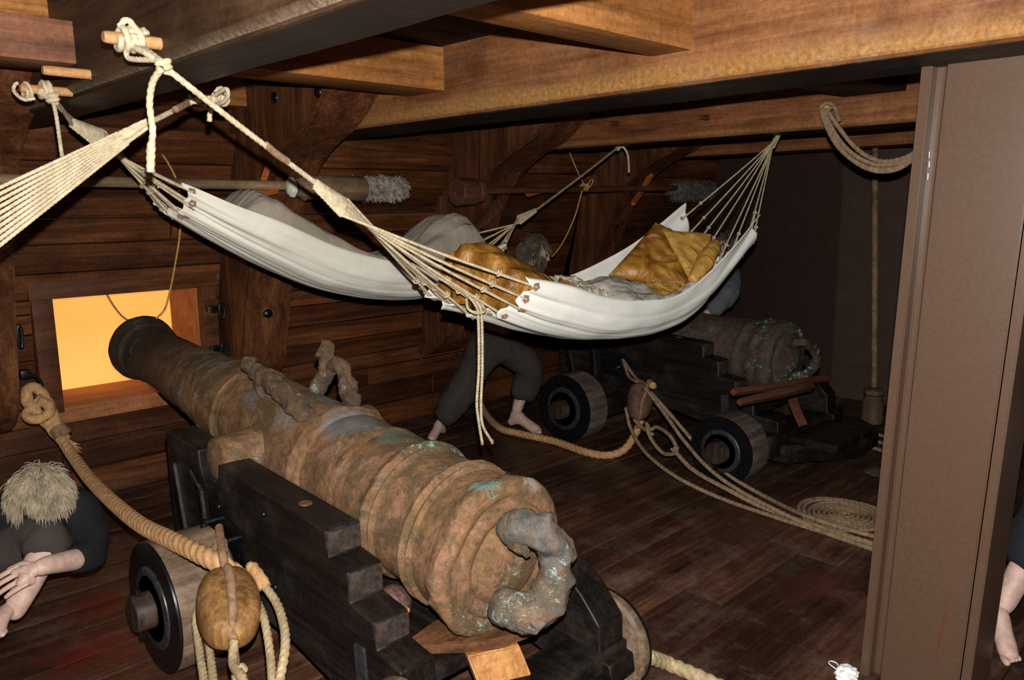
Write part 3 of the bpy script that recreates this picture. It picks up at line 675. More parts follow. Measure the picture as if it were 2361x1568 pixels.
lump_tube([at(1822, 795, Y_, y2+.1), at(1848, 790, Y_, y2), at(1872, 802, Y_, y2), at(1880, 830, Y_, y2), at(1866, 855, Y_, y2), at(1845, 868, Y_, y2+.02), at(1825, 872, Y_, y2+.1)], [.03, .026, .026, .028, .03, .032, .03], g2, 'breech_loop', M['bronze2'], amp=.012, sc=24, seed=3,
          more=[(at(1862, 880, Y_, y2+.01), (.03, .03, .02))])
cr2 = carriage(DX, DY, .08, 'dark truck carriage under the smaller verdigris cannon')
# broad tail timbers of the far carriage
mb = MB(); mb.prism([(4.2, 2.05), (4.62, 1.80), (4.95, 1.82), (5.10, 2.0), (5.1, 2.5), (4.2, 2.5)], Z_, .09, .20, .008)
mb.build('tail_plank', M['carriage'], cr2)
tag(MB().box(1.262, 1.30, 1.79, 1.83, .4, .412, .002).build('wood_chip', M['pine']), 'small pale wooden chip jammed between the second cheek step and the bronze barrel', 'wood chip')
# quoins and props
q = thing('quoin', 'brown wooden wedge under the breech of the large cannon', 'wedge', (1.4, 1.6, .29))
def P3(px, py, ax, v): return at(px, py, ax, v)
a = [(1.25, 1.765), (1.262, 1.738), (1.40, 1.622), (1.465, 1.578), (1.586, 1.555), (1.625, 1.70), (1.40, 1.80)]
mb = MB(); bm = bmesh.new(); top = [bm.verts.new((x, y, .332)) for x, y in a]; bot = [bm.verts.new((x+.008, y+.01, .288)) for x, y in a]; n = len(a)
for i in range(n): bm.faces.new([top[i], top[(i+1) % n], bot[(i+1) % n], bot[i]])
bm.faces.new(top); bm.faces.new(bot); bmesh.ops.recalc_face_normals(bm, faces=bm.faces); bmesh.ops.bevel(bm, geom=bm.edges[:], offset=.005, segments=2, affect='EDGES'); mb.bm(bm)
mb.build('wedge_block', M['quoin'], q)
p = thing('pine_prop', 'bright orange pine prop standing under the brown wedge', 'prop', (1.42, 1.5, .2))
mb = MB(); bm = bmesh.new(); A_ = [np.array(q, float) for q in ((1.385, 1.63, .287), (1.535, 1.565, .287), (1.56, 1.62, .287), (1.41, 1.69, .287))]; lo_ = [q+np.array((-.005, -.10, -.287+.151)) for q in A_]; n = 4
tv = [bm.verts.new(q) for q in A_]; bv_ = [bm.verts.new(q) for q in lo_]
for i in range(4): bm.faces.new([tv[i], tv[(i+1) % 4], bv_[(i+1) % 4], bv_[i]])
bm.faces.new(tv); bm.faces.new(bv_); bmesh.ops.recalc_face_normals(bm, faces=bm.faces); bmesh.ops.bevel(bm, geom=bm.edges[:], offset=.004, segments=2, affect='EDGES'); mb.bm(bm)
mb.build('prop_block', M['pine'], p)
bm = bmesh.new(); bmesh.ops.create_uvsphere(bm, u_segments=48, v_segments=32, radius=.058); bmesh.ops.translate(bm, vec=at(908, 1396, X_, 1.36)-np.array((0, 0, 0)), verts=bm.verts)
bc = at(908, 1396, X_, 1.36); V = np.array([v.co[:] for v in bm.verts]); V[:, 2] += .286+.058-bc[2]; F = [[v.index for v in f.verts] for f in bm.faces]
tag(obj('cannonball', V, F, M['ball']), 'round rusty cannonball lying in the bed of the near carriage', 'cannonball')
# far gun: crossed quoin sticks
qz = thing('quoin', 'long thin slanting wooden wedges under the breech of the verdigris cannon', 'wedge', (4.6, 2.05, .35))
for a_, b_, w in (((1690, 905), (1905, 872), .022), ((1705, 928), (1870, 890), .03)):
    pa, pb = at(*a_, Y_, 2.02), at(*b_, Y_, 1.95); mb = MB(); mb.tube([pa, (pa+pb)/2, pb], [.02, w, w], 4); mb.build('wedge_stick', M['redpole'], qz, sharp=20)
pa, pb = at(1828, 925, Y_, 2.0), at(1850, 975, Y_, 1.98); mb = MB(); mb.tube([pa, pb], .035, 4); tp = mb.build('wooden_prop', M['redpole'], qz, sharp=20)
# ================================================================ hammocks
def hammock_surface(st, Yc, ns=150, nt=90, pleat=9, seed=0, pa=.010, endcut=(.02, .02), skew=0.):
    """st rows: X, zLeft(+Y), zRight(-Y), zBottom, halfwidth, yshift"""
    st = np.array(st, float); s = np.linspace(0, 1, len(st)); ss = np.linspace(0, 1, ns)
    S = smooth_path([(r[0], r[1], r[2]) for r in st], n=ns); S2 = smooth_path([(r[3], r[4], r[5]) for r in st], n=ns)
    # reparametrise both on the same station parameter
    def ip(k):
        y = st[:, k]; E = np.r_[2*y[0]-y[1], y, 2*y[-1]-y[-2]]; out = []
        for q in ss*(len(st)-1):
            i = min(int(q), len(st)-2); t = q-i; p0, p1, p2, p3 = E[i:i+4]
            out.append(.5*((2*p1)+(-p0+p2)*t+(2*p0-5*p1+4*p2-p3)*t*t+(-p0+3*p1-3*p2+p3)*t**3))
        return np.array(out)
    X, zL, zR, zb, w, ys = [ip(k) for k in range(6)]
    t = np.linspace(-1, 1, nt)[None, :]                     # -1 = right rim (-Y), +1 = left rim (+Y)
    a = t*np.pi/2
    bul = 1.06
    y = Yc+ys[:, None]+w[:, None]*np.sign(np.sin(a))*np.abs(np.sin(a))**.9*(1+.10*np.cos(a)**2)
    rim = zR[:, None]*(1-t)/2+zL[:, None]*(1+t)/2
    z = rim-(rim-zb[:, None])*np.cos(a)**.85
    u = ss[:, None]
    env = np.exp(-u*7)+np.exp(-(1-u)*7)+.10
    ph = np.array([noise.noise((seed, k*.21, 0))*2 for k in range(nt)])[None, :]
    fold = env*pa*np.sin(pleat*np.pi*t+ph*1.5+2.2*u)
    ny_, nz = np.sin(a)*.8, -np.cos(a)
    y = y+fold*ny_; z = z+fold*nz
    x = np.repeat(X[:, None], nt, 1)
    sc = (np.abs(np.cos(6*np.pi*(t+1)/1.0)))*.0
    x = x-endcut[0]*np.exp(-u*30)*np.cos(12*np.pi*(t+1)/2)*.6+endcut[1]*np.exp(-(1-u)*30)*np.cos(12*np.pi*(t+1)/2)*.6
    x = x-skew*t*np.exp(-u*4)
    G = np.stack([x, y, z], -1)
    for i in range(0, ns):
        for j in range(0, nt):
            n = noise.noise(Vector((G[i, j, 0]*2.2, t[0, j]*3+seed, 1.3)))*.010+noise.noise(Vector((G[i, j, 0]*6, t[0, j]*7+seed, 4.3)))*.004
            G[i, j, 1] += n*math.sin(a[0, j]); G[i, j, 2] -= n*math.cos(a[0, j])
    return G
def sheet(name, G, mat, parent, th=.0022, label=None):
    ns, nt = G.shape[:2]; du = np.gradient(G, axis=0); dv = np.gradient(G, axis=1); N = np.cross(du, dv); N /= np.linalg.norm(N, axis=2)[:, :, None]+1e-12
    A = (G+N*th/2).reshape(-1, 3); B = (G-N*th/2).reshape(-1, 3); n = len(A)
    i = np.arange(ns-1)[:, None]*nt; j = np.arange(nt-1)[None, :]
    q = np.stack([i+j, i+j+1, i+nt+j+1, i+nt+j], -1).reshape(-1, 4); F = q.tolist()+(q[:, ::-1]+n).tolist()
    edge = [k for k in range(nt)]+[r*nt+nt-1 for r in range(1, ns)]+[(ns-1)*nt+k for k in range(nt-2, -1, -1)]+[r*nt for r in range(ns-2, 0, -1)]
    for a, b in zip(edge, edge[1:]+edge[:1]): F.append([a, a+n, b+n, b][::-1])
    return obj(name, np.vstack([A, B]), F, mat, parent, True, None, label)
def eyelets(G, end, n, R, mat, parent, inset):
    """stitched eyelets in the hem at one end; returns their centres"""
    out = []; ns, nt = G.shape[:2]; row = inset if end == 0 else ns-1-inset
    for k in range(n):
        j = int(round((k+.5)/n*(nt-1))); c = G[row, j]; j2 = min(j+1, nt-1); tv = nrm(G[row, j2]-G[row, j2-2]); uv = nrm(G[min(row+1, ns-1), j]-G[row-1, j]); nv = nrm(np.cross(tv, uv)); tv = np.cross(uv, nv)
        mb = MB(); th = np.linspace(0, 2*np.pi, 18, endpoint=False)
        R3 = []
        for a in np.linspace(0, 2*np.pi, 10, endpoint=False):
            R3.append([c+(R*.62+R*.36*math.cos(a))*(math.cos(q)*tv+math.sin(q)*uv)+nv*(.0032*math.sin(a)) for q in th])
        R3.append(R3[0]); V, F = ringmesh(np.array(R3)); mb.add(V, F)
        for q in np.linspace(0, 2*np.pi, 22, endpoint=False):
            d = math.cos(q)*tv+math.sin(q)*uv; f = 1+.25*math.sin(q*5+k)
            for s_ in (-1, 1): mb.tube([c+d*R*.3+nv*s_*.003, c+d*R*f+nv*s_*.0015], .0011, 4)
        mb.build('eyelet', mat, parent); out.append(c)
    return out
def cords(parent, pts_a, pts_b, R, mat, double=.12, sag=.0, step=.7, m=9, name='hammock_cord'):
    """one cord from every clew point a to every eyelet b, spliced thicker near the eyelet"""
    for k, (a, b) in enumerate(zip(pts_a, pts_b)):
        a = np.array(a); b = np.array(b); mid = (a+b)/2-np.array((0, 0, sag))
        P = smooth_path([a, mid, b], step=R*step); d = np.linalg.norm(P-b, axis=1)
        V1, F1 = ropemesh(P, R, m=m, path=False, pitch=6.5)
        mb = MB().add(V1, F1)
        dv = nrm(a-b); side = nrm(np.cross(dv, (0, 0, 1)))*R*1.35
        q0 = b+side; q1 = b+dv*double*(.8+.4*random.random())+side*.4
        V2, F2 = ropemesh([q0, (q0+q1)/2+side*.3, q1], R*.95, m=m, step=step); mb.add(V2, F2)
        th = np.linspace(0, 2*np.pi*1.6, 18); w = nrm(np.cross(side, dv))
        V3, F3 = ropemesh([q1+R*1.8*(math.cos(x)*nrm(side)+math.sin(x)*w)+dv*(x*R*.28) for x in th], R*.8, m=6, step=.9); mb.add(V3, F3)
        mb.build(name, mat, parent, sharp=None)
def weave(parent, a, b, w0, w1, R, mat, n=8, side=(0, 0, 1), name='clew_weave', seed=0):
    """flat plaited clew between a (narrow) and b (wide)"""
    a = np.array(a); b = np.array(b); d = nrm(b-a); s = np.array(side, float); s = nrm(s-d*(s@d)); u = np.cross(d, s); mb = MB()
    for k in range(n):
        f = np.linspace(0, 1, 26); P = []
        for q in f:
            ww = w0+(w1-w0)*q; off = math.sin((q*2.3+k/n)*2*math.pi); h = math.cos((q*4.6+k/n*2)*2*math.pi)*R*1.1
            P.append(a+(b-a)*q+s*off*ww/2+u*h)
        V, F = ropemesh(P, R, m=8, step=.9); mb.add(V, F)
    return mb.build(name, mat, parent, sharp=None)
def coils(c, axis, R, r, turns, pitch, start=0):
    ax = nrm(axis); t = np.array([0, 0, 1.]) if abs(ax[2]) < .9 else np.array([0, 1., 0]); n1 = nrm(np.cross(ax, t)); n2 = np.cross(ax, n1)
    th = np.linspace(0, 2*np.pi*turns, int(24*turns)+1)
    return [np.array(c)+ax*(pitch*(x/2/np.pi))+R*(math.cos(x+start)*n1+math.sin(x+start)*n2)*(1+.06*math.sin(3*x)) for x in th]
# pegs driven into the face of the dark beam
def peg(tip, base, r, label):
    tip, base = np.array(tip), np.array(base); V, F = lathe(tip, base, [(0, .002), (0, r*.82), (.006, r*.95), (.02, r), (np.linalg.norm(base-tip), r*1.04)], 10)
    return tag(obj('wooden_peg', V, F, M['peg'], None, True, 40), label, 'peg', None)
pA = at(368, 101, X_, .835); pA1 = pA+np.array((-.135, 0, 0))
peg(pA1, pA+(.02, 0, 0), .0155, 'pale wooden peg in the dark beam that holds the top rope of the white hammock')
p2 = at(208, 172, X_, .835); peg(p2+(-.13, 0, 0), p2+(.02, 0, 0), .0145, 'bare wooden peg in the dark beam with no rope on it')
p3 = at(150, 212, X_, .835); peg(p3+(-.13, 0, 0), p3+(.02, 0, 0), .0145, 'wooden peg wrapped in rope at the head of the left canvas hammock')
pe = np.array((4.05, 3.36, 1.955))
# ---- near white hammock
HA = thing('hammock', 'near white canvas hammock with gold bedding, slung across the middle of the picture', 'hammock', (2.7, 2.18, 1.0))
YA = 2.185
stA = [(1.93, 1.318, 1.345, 1.20, .215, .005), (2.15, 1.255, 1.30, 1.115, .235, 0), (2.40, 1.235, 1.235, 1.045, .235, 0), (2.65, 1.262, 1.20, 1.01, .225, .0), (2.90, 1.312, 1.20, 1.005, .22, -.0),
       (3.15, 1.392, 1.285, 1.05, .22, -.01), (3.35, 1.475, 1.39, 1.16, .215, -.01), (3.60, 1.60, 1.54, 1.33, .20, -.015)]
GA = hammock_surface(stA, YA, seed=2, pleat=6, pa=.016, endcut=(.035, .02), skew=.075)
sheet('canvas', GA, M['canvas'], HA, .003)
eA0 = eyelets(GA, 0, 10, .015, M['serving'], HA, 3); eA1 = eyelets(GA, 1, 9, .012, M['serving'], HA, 3)
clA = at(728, 422, Y_, YA); clA2 = at(795, 478, Y_, YA)
knA = at(376, 152, X_, .79)
# suspension rope, served in the middle
rope('suspension_rope', [knA, (knA+clA)/2-(0, 0, .004), clA], .0088, M['rope_pale'], HA)
sA, sB = at(578, 303, Y_, YA+.01), at(642, 358, Y_, YA+.01)
dS = nrm(clA-knA); f0, f1 = (sA-knA)@dS, (sB-knA)@dS
V, F = ropemesh([knA+dS*f0, knA+dS*(f0+f1)/2-(0, 0, .003), knA+dS*f1], .0112, lobes=1, pitch=.55, m=12, step=.12, depth=.12); obj('serving', V, F, M['serving'], HA)
mb = MB(); pc = pA+(-.075, 0, 0)
for (cc, tt) in ((pc+(-.028, 0, 0), 1.9), (pc+(.006, 0, 0), 1.9)):
    V, F = ropemesh(coils(cc, (1, 0, 0), .0255, 0, tt, .017), .0088); mb.add(V, F)
for off in (-.012, .004, .016):
    V, F = ropemesh([pc+(off, -.02, .01), pc+(off*.7+.01, -.028, -.02), (pc+knA)/2+(off*.5, -.006, 0), knA+(off*.3, 0, .004)], .0085); mb.add(V, F)
V, F = ropemesh(coils(knA+(0, 0, .012), (.1, .1, -1), .0125, 0, 2.0, .013), .0085); mb.add(V, F)
V, F = ropemesh([pc+(-.02, .0, .028), pc+(-.005, -.01, .045), pc+(.01, -.015, .03), pc+(.02, -.02, 0)], .0085); mb.add(V, F)
V, F = ropemesh([pc+(-.01, -.01, -.02), pc+(-.004, -.004, -.045), knA+(-.006, .0, .012), knA], .0075); mb.add(V, F)
mb.build('peg_knot', M['rope_pale'], HA, sharp=None)
tl = [at(372, 158, X_, .77), at(352, 190, X_, .765), at(345, 240, X_, .765), at(352, 300, X_, .768), at(348, 345, X_, .77), at(347, 396, X_, .77)]
rope('rope_tail', tl, .0088, M['rope_pale'], HA, taper=([0, .72, .78, 1], [1, 1, 1.35, 1.25]))
weave(HA, clA, clA2, .030, .075, .0062, M['rope_pale'], n=10, side=(0, .35, 1))
wdir = nrm(np.array((0, .35, 1))); d_ = nrm(clA2-clA); wdir = nrm(wdir-d_*(wdir@d_))
cA = [clA2+wdir*(-.034+.068*(k/9))*-1*(-1) for k in range(10)]
cords(HA, cA, eA0[::1], .0058, M['rope_cord'], double=.16, sag=.006, m=10, step=.6)
# long double tail hanging from the near end
tk = at(1092, 700, Y_, YA-.06)
for dxp, end in ((-3, (1112, 1022)), (5, (1135, 1020))):
    P = [at(1010, 640, Y_, YA-.04), at(1070+dxp, 672, Y_, YA-.07), at(1100+dxp, 705, Y_, YA-.08), at(1106+dxp, 740, Y_, YA-.08), at(1107+dxp, 850, Y_, YA-.08), at(1103+dxp*1.2, 930, Y_, YA-.08), at(1108+dxp, 980, Y_, YA-.08), at(*end, Y_, YA-.08)]
    rope('rope_tail', P, .0058, M['rope_cord'], HA)
    V, F = ropemesh([P[-1]+(0, 0, .012), P[-1], P[-1]-(0, 0, .006)], .0062, lobes=1, pitch=.6, m=8, step=.15, depth=.1); obj('whipped_end', V, F, M['serving'], HA)
rope('cord_loop', [at(1075, 690, Y_, YA-.06), at(1080, 712, Y_, YA-.09), at(1100, 722, Y_, YA-.11), at(1118, 716, Y_, YA-.11), at(1105, 695, Y_, YA-.06)], .0058, M['rope_cord'], HA)
# far end up to the beam
clB = at(1795, 316, Z_, 1.948); topA = [clB+(0, q, 0) for q in np.linspace(.015, -.015, 9)]
cords(HA, [clB+(-.03, .012-.003*k, -.008) for k in range(9)], eA1, .0042, M['rope_cord'], double=.13, sag=.004, m=8, step=.8)
weave(HA, clB+(.0, 0, .006), clB+(-.07, 0, -.06), .02, .035, .0045, M['rope_cord'], n=8, side=(0, 1, 0))
rope('lashing', [clB+(-.01, 0, 0), clB+(.0, .01, .012)], .006, M['rope_cord'], HA)
# ---- left canvas hammock
YBm = 3.28
HB = thing('hammock', 'farther canvas hammock at the left holding a grey blanket, strung behind the near one', 'hammock', (2.1, YBm, 1.1))
stB = [(1.275, 1.655, 1.695, 1.585, .17, .02), (1.45, 1.57, 1.61, 1.465, .20, .01), (1.65, 1.49, 1.53, 1.345, .22, 0), (1.90, 1.41, 1.42, 1.228, .225, 0), (2.2, 1.355, 1.34, 1.150, .225, 0), (2.5, 1.35, 1.31, 1.135, .22, 0), (2.75, 1.40, 1.335, 1.18, .20, 0), (2.97, 1.485, 1.395, 1.28, .17, 0)]
GB = hammock_surface(stB, YBm, seed=7, pleat=5, pa=.017)
sheet('canvas', GB, M['canvas2'], HB, .003)
eB0 = eyelets(GB, 0, 10, .015, M['serving'] if 'ropeg' in M else M['serving'], HB, 3); eB1 = eyelets(GB, 1, 8, .012, M['serving'], HB, 3)
c0 = at(165, 280, Y_, YBm); c1 = at(235, 320, Y_, YBm)
weave(HB, c0, c1, .03, .085, .0068, M['rope_pale'], n=10, side=(0, .35, 1))
d_ = nrm(c1-c0); wd = nrm(np.array((0, .35, 1))-d_*(np.array((0, .35, 1))@d_))
cords(HB, [c1+wd*(-.036+.072*k/9) for k in range(10)], eB0, .0062, M['rope_cord'], double=.16, sag=.004, m=10, step=.6)
pb = p3+(-.075, 0, 0); mb = MB()
V, F = ropemesh(coils(pb+(.0, 0, 0), (1, 0, 0), .0235, 0, 2.2, .014), .0088); mb.add(V, F)
V, F = ropemesh(coils(pb+(-.045, 0, -.006), (1, .2, .1), .022, 0, 1.5, .012), .0062); mb.add(V, F)
V, F = ropemesh([pb+(-.055, .02, .02), pb+(-.066, .02, .008), pb+(-.068, .015, -.012), pb+(-.05, -.01, -.035), pb+(-.02, -.02, -.03)], .0062); mb.add(V, F)
kB = at(122, 232, X_, .79); V, F = ropemesh(coils(kB+(0, 0, .02), (0, .1, -1), .013, 0, 2., .014), .0085); mb.add(V, F)
for s_ in (-1, 0, 1): V, F = ropemesh([pb+(.01*s_, -.02, -.01), (pb+kB)/2+(.01*s_, -.01, 0), kB+(.004*s_, 0, 0)], .008); mb.add(V, F)
mb.build('peg_knot', M['rope_pale'], HB, sharp=None)
for k, off in enumerate((-.012, .012)): rope('suspension_rope', [kB, at(140, 250+off*200, X_, .84), c0+(0, 0, off)], .0075, M['rope_pale'], HB)
rope('rope_tail', [kB, at(130, 270, X_, .79), at(140, 340, X_, .80), at(147, 390, X_, .80), at(145, 425, X_, .8), at(146, 452, X_, .8)], .0068, M['rope_pale'], HB)
e0, e1 = at(1235, 485, Y_, YBm+.03), at(1195, 508, Y_, YBm+.02)
weave(HB, e0, e1, .018, .05, .005, M['rope_cord'], n=8, side=(0, .2, 1))
cords(HB, [e1+(0, 0, q) for q in np.linspace(.018, -.018, 8)], eB1, .0050, M['rope_cord'], double=.09, m=8, step=.8)
eb = at(1425, 340, Z_, 1.95)
rope('suspension_rope', [e0, (e0+eb)/2-(0, 0, .004), eb], .0078, M['rope_brown'], HB)
rope('rope_tail', [eb, eb+(.03, -.02, -.0), eb+(.055, -.035, -.045), eb+(.05, -.05, -.12), eb+(.045, -.055, -.16)], .0080, M['rope_cord'], HB)
V, F = ropemesh(coils(eb+(-.01, 0, 0), (1, 0, -.5), .011, 0, 1.5, .012), .007); obj('beam_knot', V, F, M['rope_cord'], HB)
# ---- third hammock: only its ropes are in the picture, running out at the left edge
YC = 2.33
HC = thing('hammock', 'fan of hammock cords leaving the picture at the left edge', 'hammock', (.3, YC, 1.5))
kc = np.array((1.10, 2.40, 1.935)); kx = at(500, 222, X_, 1.10)
mb = MB()
V, F = ropemesh(coils(kx+(0, 0, -.0), (1, .3, 0), .024, 0, 1.6, .02), .0072); mb.add(V, F)
V, F = ropemesh([at(478, 232, X_, 1.09), at(520, 205, X_, 1.09), at(524, 225, X_, 1.1), at(505, 238, X_, 1.1), at(495, 215, X_, 1.1)], .0068); mb.add(V, F)
V, F = ropemesh([at(495, 215, X_, 1.09), at(490, 245, X_, 1.09), at(484, 262, X_, 1.09), at(483, 280, X_, 1.09)], .0085); mb.add(V, F)
V, F = ropemesh([at(436, 220, X_, 1.07), at(455, 236, X_, 1.08), at(475, 242, X_, 1.09)], .0068); mb.add(V, F)
mb.build('beam_knot', M['rope_pale'], HC, sharp=None)
cc0, cc1 = at(345, 283, Y_, YC), at(285, 318, Y_, YC)
rope('suspension_rope', [kx, at(435, 238, X_, 1.04), (at(435, 238, X_, 1.04)+cc0)/2, cc0], .0082, M['rope_pale'], HC)
V, F = ropemesh([at(433, 238, X_, 1.04), at(405, 252, Y_, YC+.0)], .0098, lobes=1, pitch=.55, m=12, step=.12, depth=.1); obj('serving', V, F, M['serving'], HC)
weave(HC, cc0, cc1, .018, .034, .0055, M['rope_pale'], n=10, side=(0, .35, 1))
d_ = nrm(cc1-cc0); wd = nrm(np.array((0, .35, 1))-d_*(np.array((0, .35, 1))@d_))
ends = [at(-60, 460+k*17, Y_, YC+.10-.02*k) for k in range(10)]
fan = []
for k in range(10):
    a = cc1+wd*(.018-.036*k/9); e = a+(ends[k]-a)*1.35; fan.append(rope('hammock_cord', [a, (a+e)/2, e], .0056, M['rope_cord'], HC, m=9, step=.7))
# its cloth hangs further left, outside the picture
Xe = float(np.mean([a[0] for a in ends]))-.25
# ---- bedding
def pile(name, label, cat, G, mat, th=.004, bumps=((9, .012), (22, .005)), seed=0, part=None):
    G = G.copy(); ns, nt = G.shape[:2]; du = np.gradient(G, axis=0); dv = np.gradient(G, axis=1); N = np.cross(du, dv); N /= np.linalg.norm(N, axis=2)[:, :, None]+1e-12
    for i in range(ns):
        for j in range(nt):
            p = Vector(G[i, j]); s_ = sum((noise.noise(p*f+Vector((seed, 0, f)))+.35)*a for f, a in bumps)
            ev = min(1, 6*min(i, ns-1-i)/ns, 6*min(j, nt-1-j)/nt)
            n_ = N[i, j]*(1 if N[i, j][2] > 0 else -1); G[i, j] += n_*s_*ev
    o = sheet(name, G, mat, None, th); return tag(o, label, cat)
def bil(c00, c10, c11, c01, ns=50, nt=50, dome=.0, up=(0, 0, 1)):
    """corner patch with a dome"""
    u = np.linspace(0, 1, ns)[:, None, None]; v = np.linspace(0, 1, nt)[None, :, None]
    G = (1-u)*(1-v)*np.array(c00)+u*(1-v)*np.array(c10)+u*v*np.array(c11)+(1-u)*v*np.array(c01)
    return G+dome*(np.sin(np.pi*u)*np.sin(np.pi*v))**.6*np.array(up)
def over(G, i0, i1, hfun, margin=.0, t0=0, t1=None, nt=60, drop=.0):
    """bedding lying in hammock surface G between stations i0..i1: follows the canvas at its edge, rises by hfun(u,v)"""
    t1 = G.shape[1]-1 if t1 is None else t1
    rows = np.linspace(i0, i1, 70); colsn = np.linspace(t0, t1, nt); out = np.zeros((70, nt, 3))
    for a, r_ in enumerate(rows):
        i = int(r_); f = r_-i; i2 = min(i+1, G.shape[0]-1); L = G[i]*(1-f)+G[i2]*f
        pl_, pr = L[t1], L[t0]
        for b, c_ in enumerate(colsn):
            j = int(c_); g = c_-j; j2 = min(j+1, G.shape[1]-1); base = L[j]*(1-g)+L[j2]*g
            u = a/69; v = b/(nt-1); h = hfun(u, v)
            cen = (pl_+pr)/2; q = base.copy(); q[1] = cen[1]+(q[1]-cen[1])*.90; q[2] += .016
            out[a, b] = q+np.array((0, 0, 1))*h
    return out
def bumpf(u, v, cu, cv, su, sv, h): return h*math.exp(-((u-cu)/su)**2-((v-cv)/sv)**2)
# grey blanket in the left hammock: two humps
def hB(u, v):
    e = min(1, 8*min(v, 1-v))**.6*min(1, 9*min(u, 1-u))**.5
    s_ = math.sin(math.pi*v)**.7
    return e*(s_*.13+bumpf(u, v, .14, .55, .20, .5, .115)+bumpf(u, v, .30, .5, .2, .5, .05)+bumpf(u, v, .78, .5, .16, .45, .20)+bumpf(u, v, .90, .4, .10, .4, .06)+.02)
pile('blanket', 'grey wool blanket humped up in the farther left hammock', 'blanket', over(GB, 24, 143, hB, t0=6, t1=83), M['blanket'], .006, seed=3)
# gold quilt at the near end of the white hammock
def hq(u, v): 
    e = min(1, 7*min(v, 1-v))**.6*min(1, 25*u, 6*(1-u))**.5
    return e*(math.sin(math.pi*v)**.7*.135+bumpf(u, v, .22, .66, .42, .4, .125)+bumpf(u, v, .8, .5, .2, .3, .0)+.0)
pile('quilt', 'dark gold satin quilt at the near end of the white hammock, under its cords', 'quilt', over(GA, 4, 62, hq, t0=8, t1=84), M['gold'], .012, ((7, .018), (19, .007)), seed=5)
def hf(u, v): return min(1, 7*min(v, 1-v))**.6*min(1, 7*min(u, 1-u))**.5*(.175+bumpf(u, v, .5, .5, .4, .4, .03))
pile('fleece', 'cream shaggy fleece lump in the white hammock beside the gold quilt', 'fleece', over(GA, 48, 72, hf, t0=38, t1=72, nt=40), M['fleece'], .012, ((30, .012), (70, .005)), seed=6)
def hl(u, v): return min(1, 7*min(v, 1-v))**.6*min(1, 7*min(u, 1-u))**.5*(.135*math.sin(math.pi*v)+bumpf(u, v, .30, .62, .3, .3, .09)+.012)
pile('linen_heap', 'crumpled grey linen heap in the middle of the white hammock', 'linen', over(GA, 62, 112, hl, t0=8, t1=80), M['linen'], .004, ((12, .022), (30, .009)), seed=8)
pile('cloth_scrap', 'small torn yellow satin scrap between the fleece and grey linen', 'cloth scrap', bil(at(1290, 640, Y_, 2.16), at(1342, 672, Y_, 2.02), at(1322, 684, Y_, 1.99), at(1280, 668, Y_, 2.00), 24, 24, .012), M['yellow'], .004, ((25, .006),), seed=8)
# big gold cushion, its folded corner and the bolster
YQ = 2.22
def pillow(name, c, th, mat, label, cat, seed=0, amp=.014, n=56, wr=((9, 1.), (24, .45))):
    u = np.linspace(-1, 1, n)[:, None, None]; v = np.linspace(-1, 1, n)[None, :, None]
    c = [np.array(q) for q in c]; P = ((1-u)*(1-v)*c[0]+(1+u)*(1-v)*c[1]+(1+u)*(1+v)*c[2]+(1-u)*(1+v)*c[3])/4
    Nn = nrm(np.cross(c[1]-c[0], c[3]-c[0])); h = ((1-u**4)*(1-v**4))**.55
    pin = 1-.03*(1-np.abs(u*v)); ctr = P.mean((0, 1)); P = ctr+(P-ctr)*pin
    V = []; F = []
    for s_ in (1, -1):
        Q = P+s_*Nn*h*th/2
        Q = Q.reshape(-1, 3).copy()
        for i in range(len(Q)):
            p = Vector(Q[i]); hh = float(h.reshape(-1)[i])**.4
            Q[i] += Nn*s_*sum(noise.noise(p*f+Vector((seed, s_, 0)))*a*amp for f, a in wr)*hh
        V.append(Q)
    i = np.arange(n-1)[:, None]*n; j = np.arange(n-1)[None, :]; q = np.stack([i+j, i+j+1, i+n+j+1, i+n+j], -1).reshape(-1, 4)
    F = q.tolist()+(q[:, ::-1]+n*n).tolist()
    edge = [k for k in range(n)]+[r_*n+n-1 for r_ in range(1, n)]+[(n-1)*n+k for k in range(n-2, -1, -1)]+[r_*n for r_ in range(n-2, 0, -1)]
    for a, b in zip(edge, edge[1:]+edge[:1]): F.append([a, a+n*n, b+n*n, b][::-1])
    return tag(obj(name, np.vstack(V), F, mat), label, cat)
pillow('cushion', [at(1512, 513, Y_, 2.34), at(1403, 634, Y_, 2.32), at(1600, 684, Y_, 2.06), at(1552, 535, Y_, 2.28)], .09, M['gold'], 'big crumpled gold satin cushion propped at the far end of the white hammock', 'cushion', seed=3, amp=.022)
pillow('cushion_flap', [at(1524, 528, Y_, 2.29), at(1594, 655, Y_, 2.04), at(1634, 590, Y_, 2.08), at(1640, 540, Y_, 2.14)], .035, M['yellow'], 'lighter yellow torn satin flap folded over the gold cushion', 'cloth', seed=7, amp=.02)
pillow('cushion_flap', [at(1470, 655, Y_, 2.18), at(1480, 690, Y_, 2.08), at(1560, 685, Y_, 2.02), at(1575, 655, Y_, 2.10)], .04, M['yellow'], 'bright orange satin lump under the lower edge of the gold cushion', 'cloth', seed=9, amp=.02)
bp = smooth_path([at(1650, 562, Y_, 2.07), at(1628, 600, Y_, 2.04), at(1596, 648, Y_, 2.02)], n=40)
rr = .042*np.clip(np.sin(np.linspace(.18, math.pi-.12, 40)), 0, 1)**.35
mb = MB().tube(bp, rr, 24); mb.jitter(.006, 26)
tag(mb.build('bolster', M['yellow'], sharp=None), 'ochre rolled bolster beside the yellow flap at the far end of the white hammock', 'bolster')
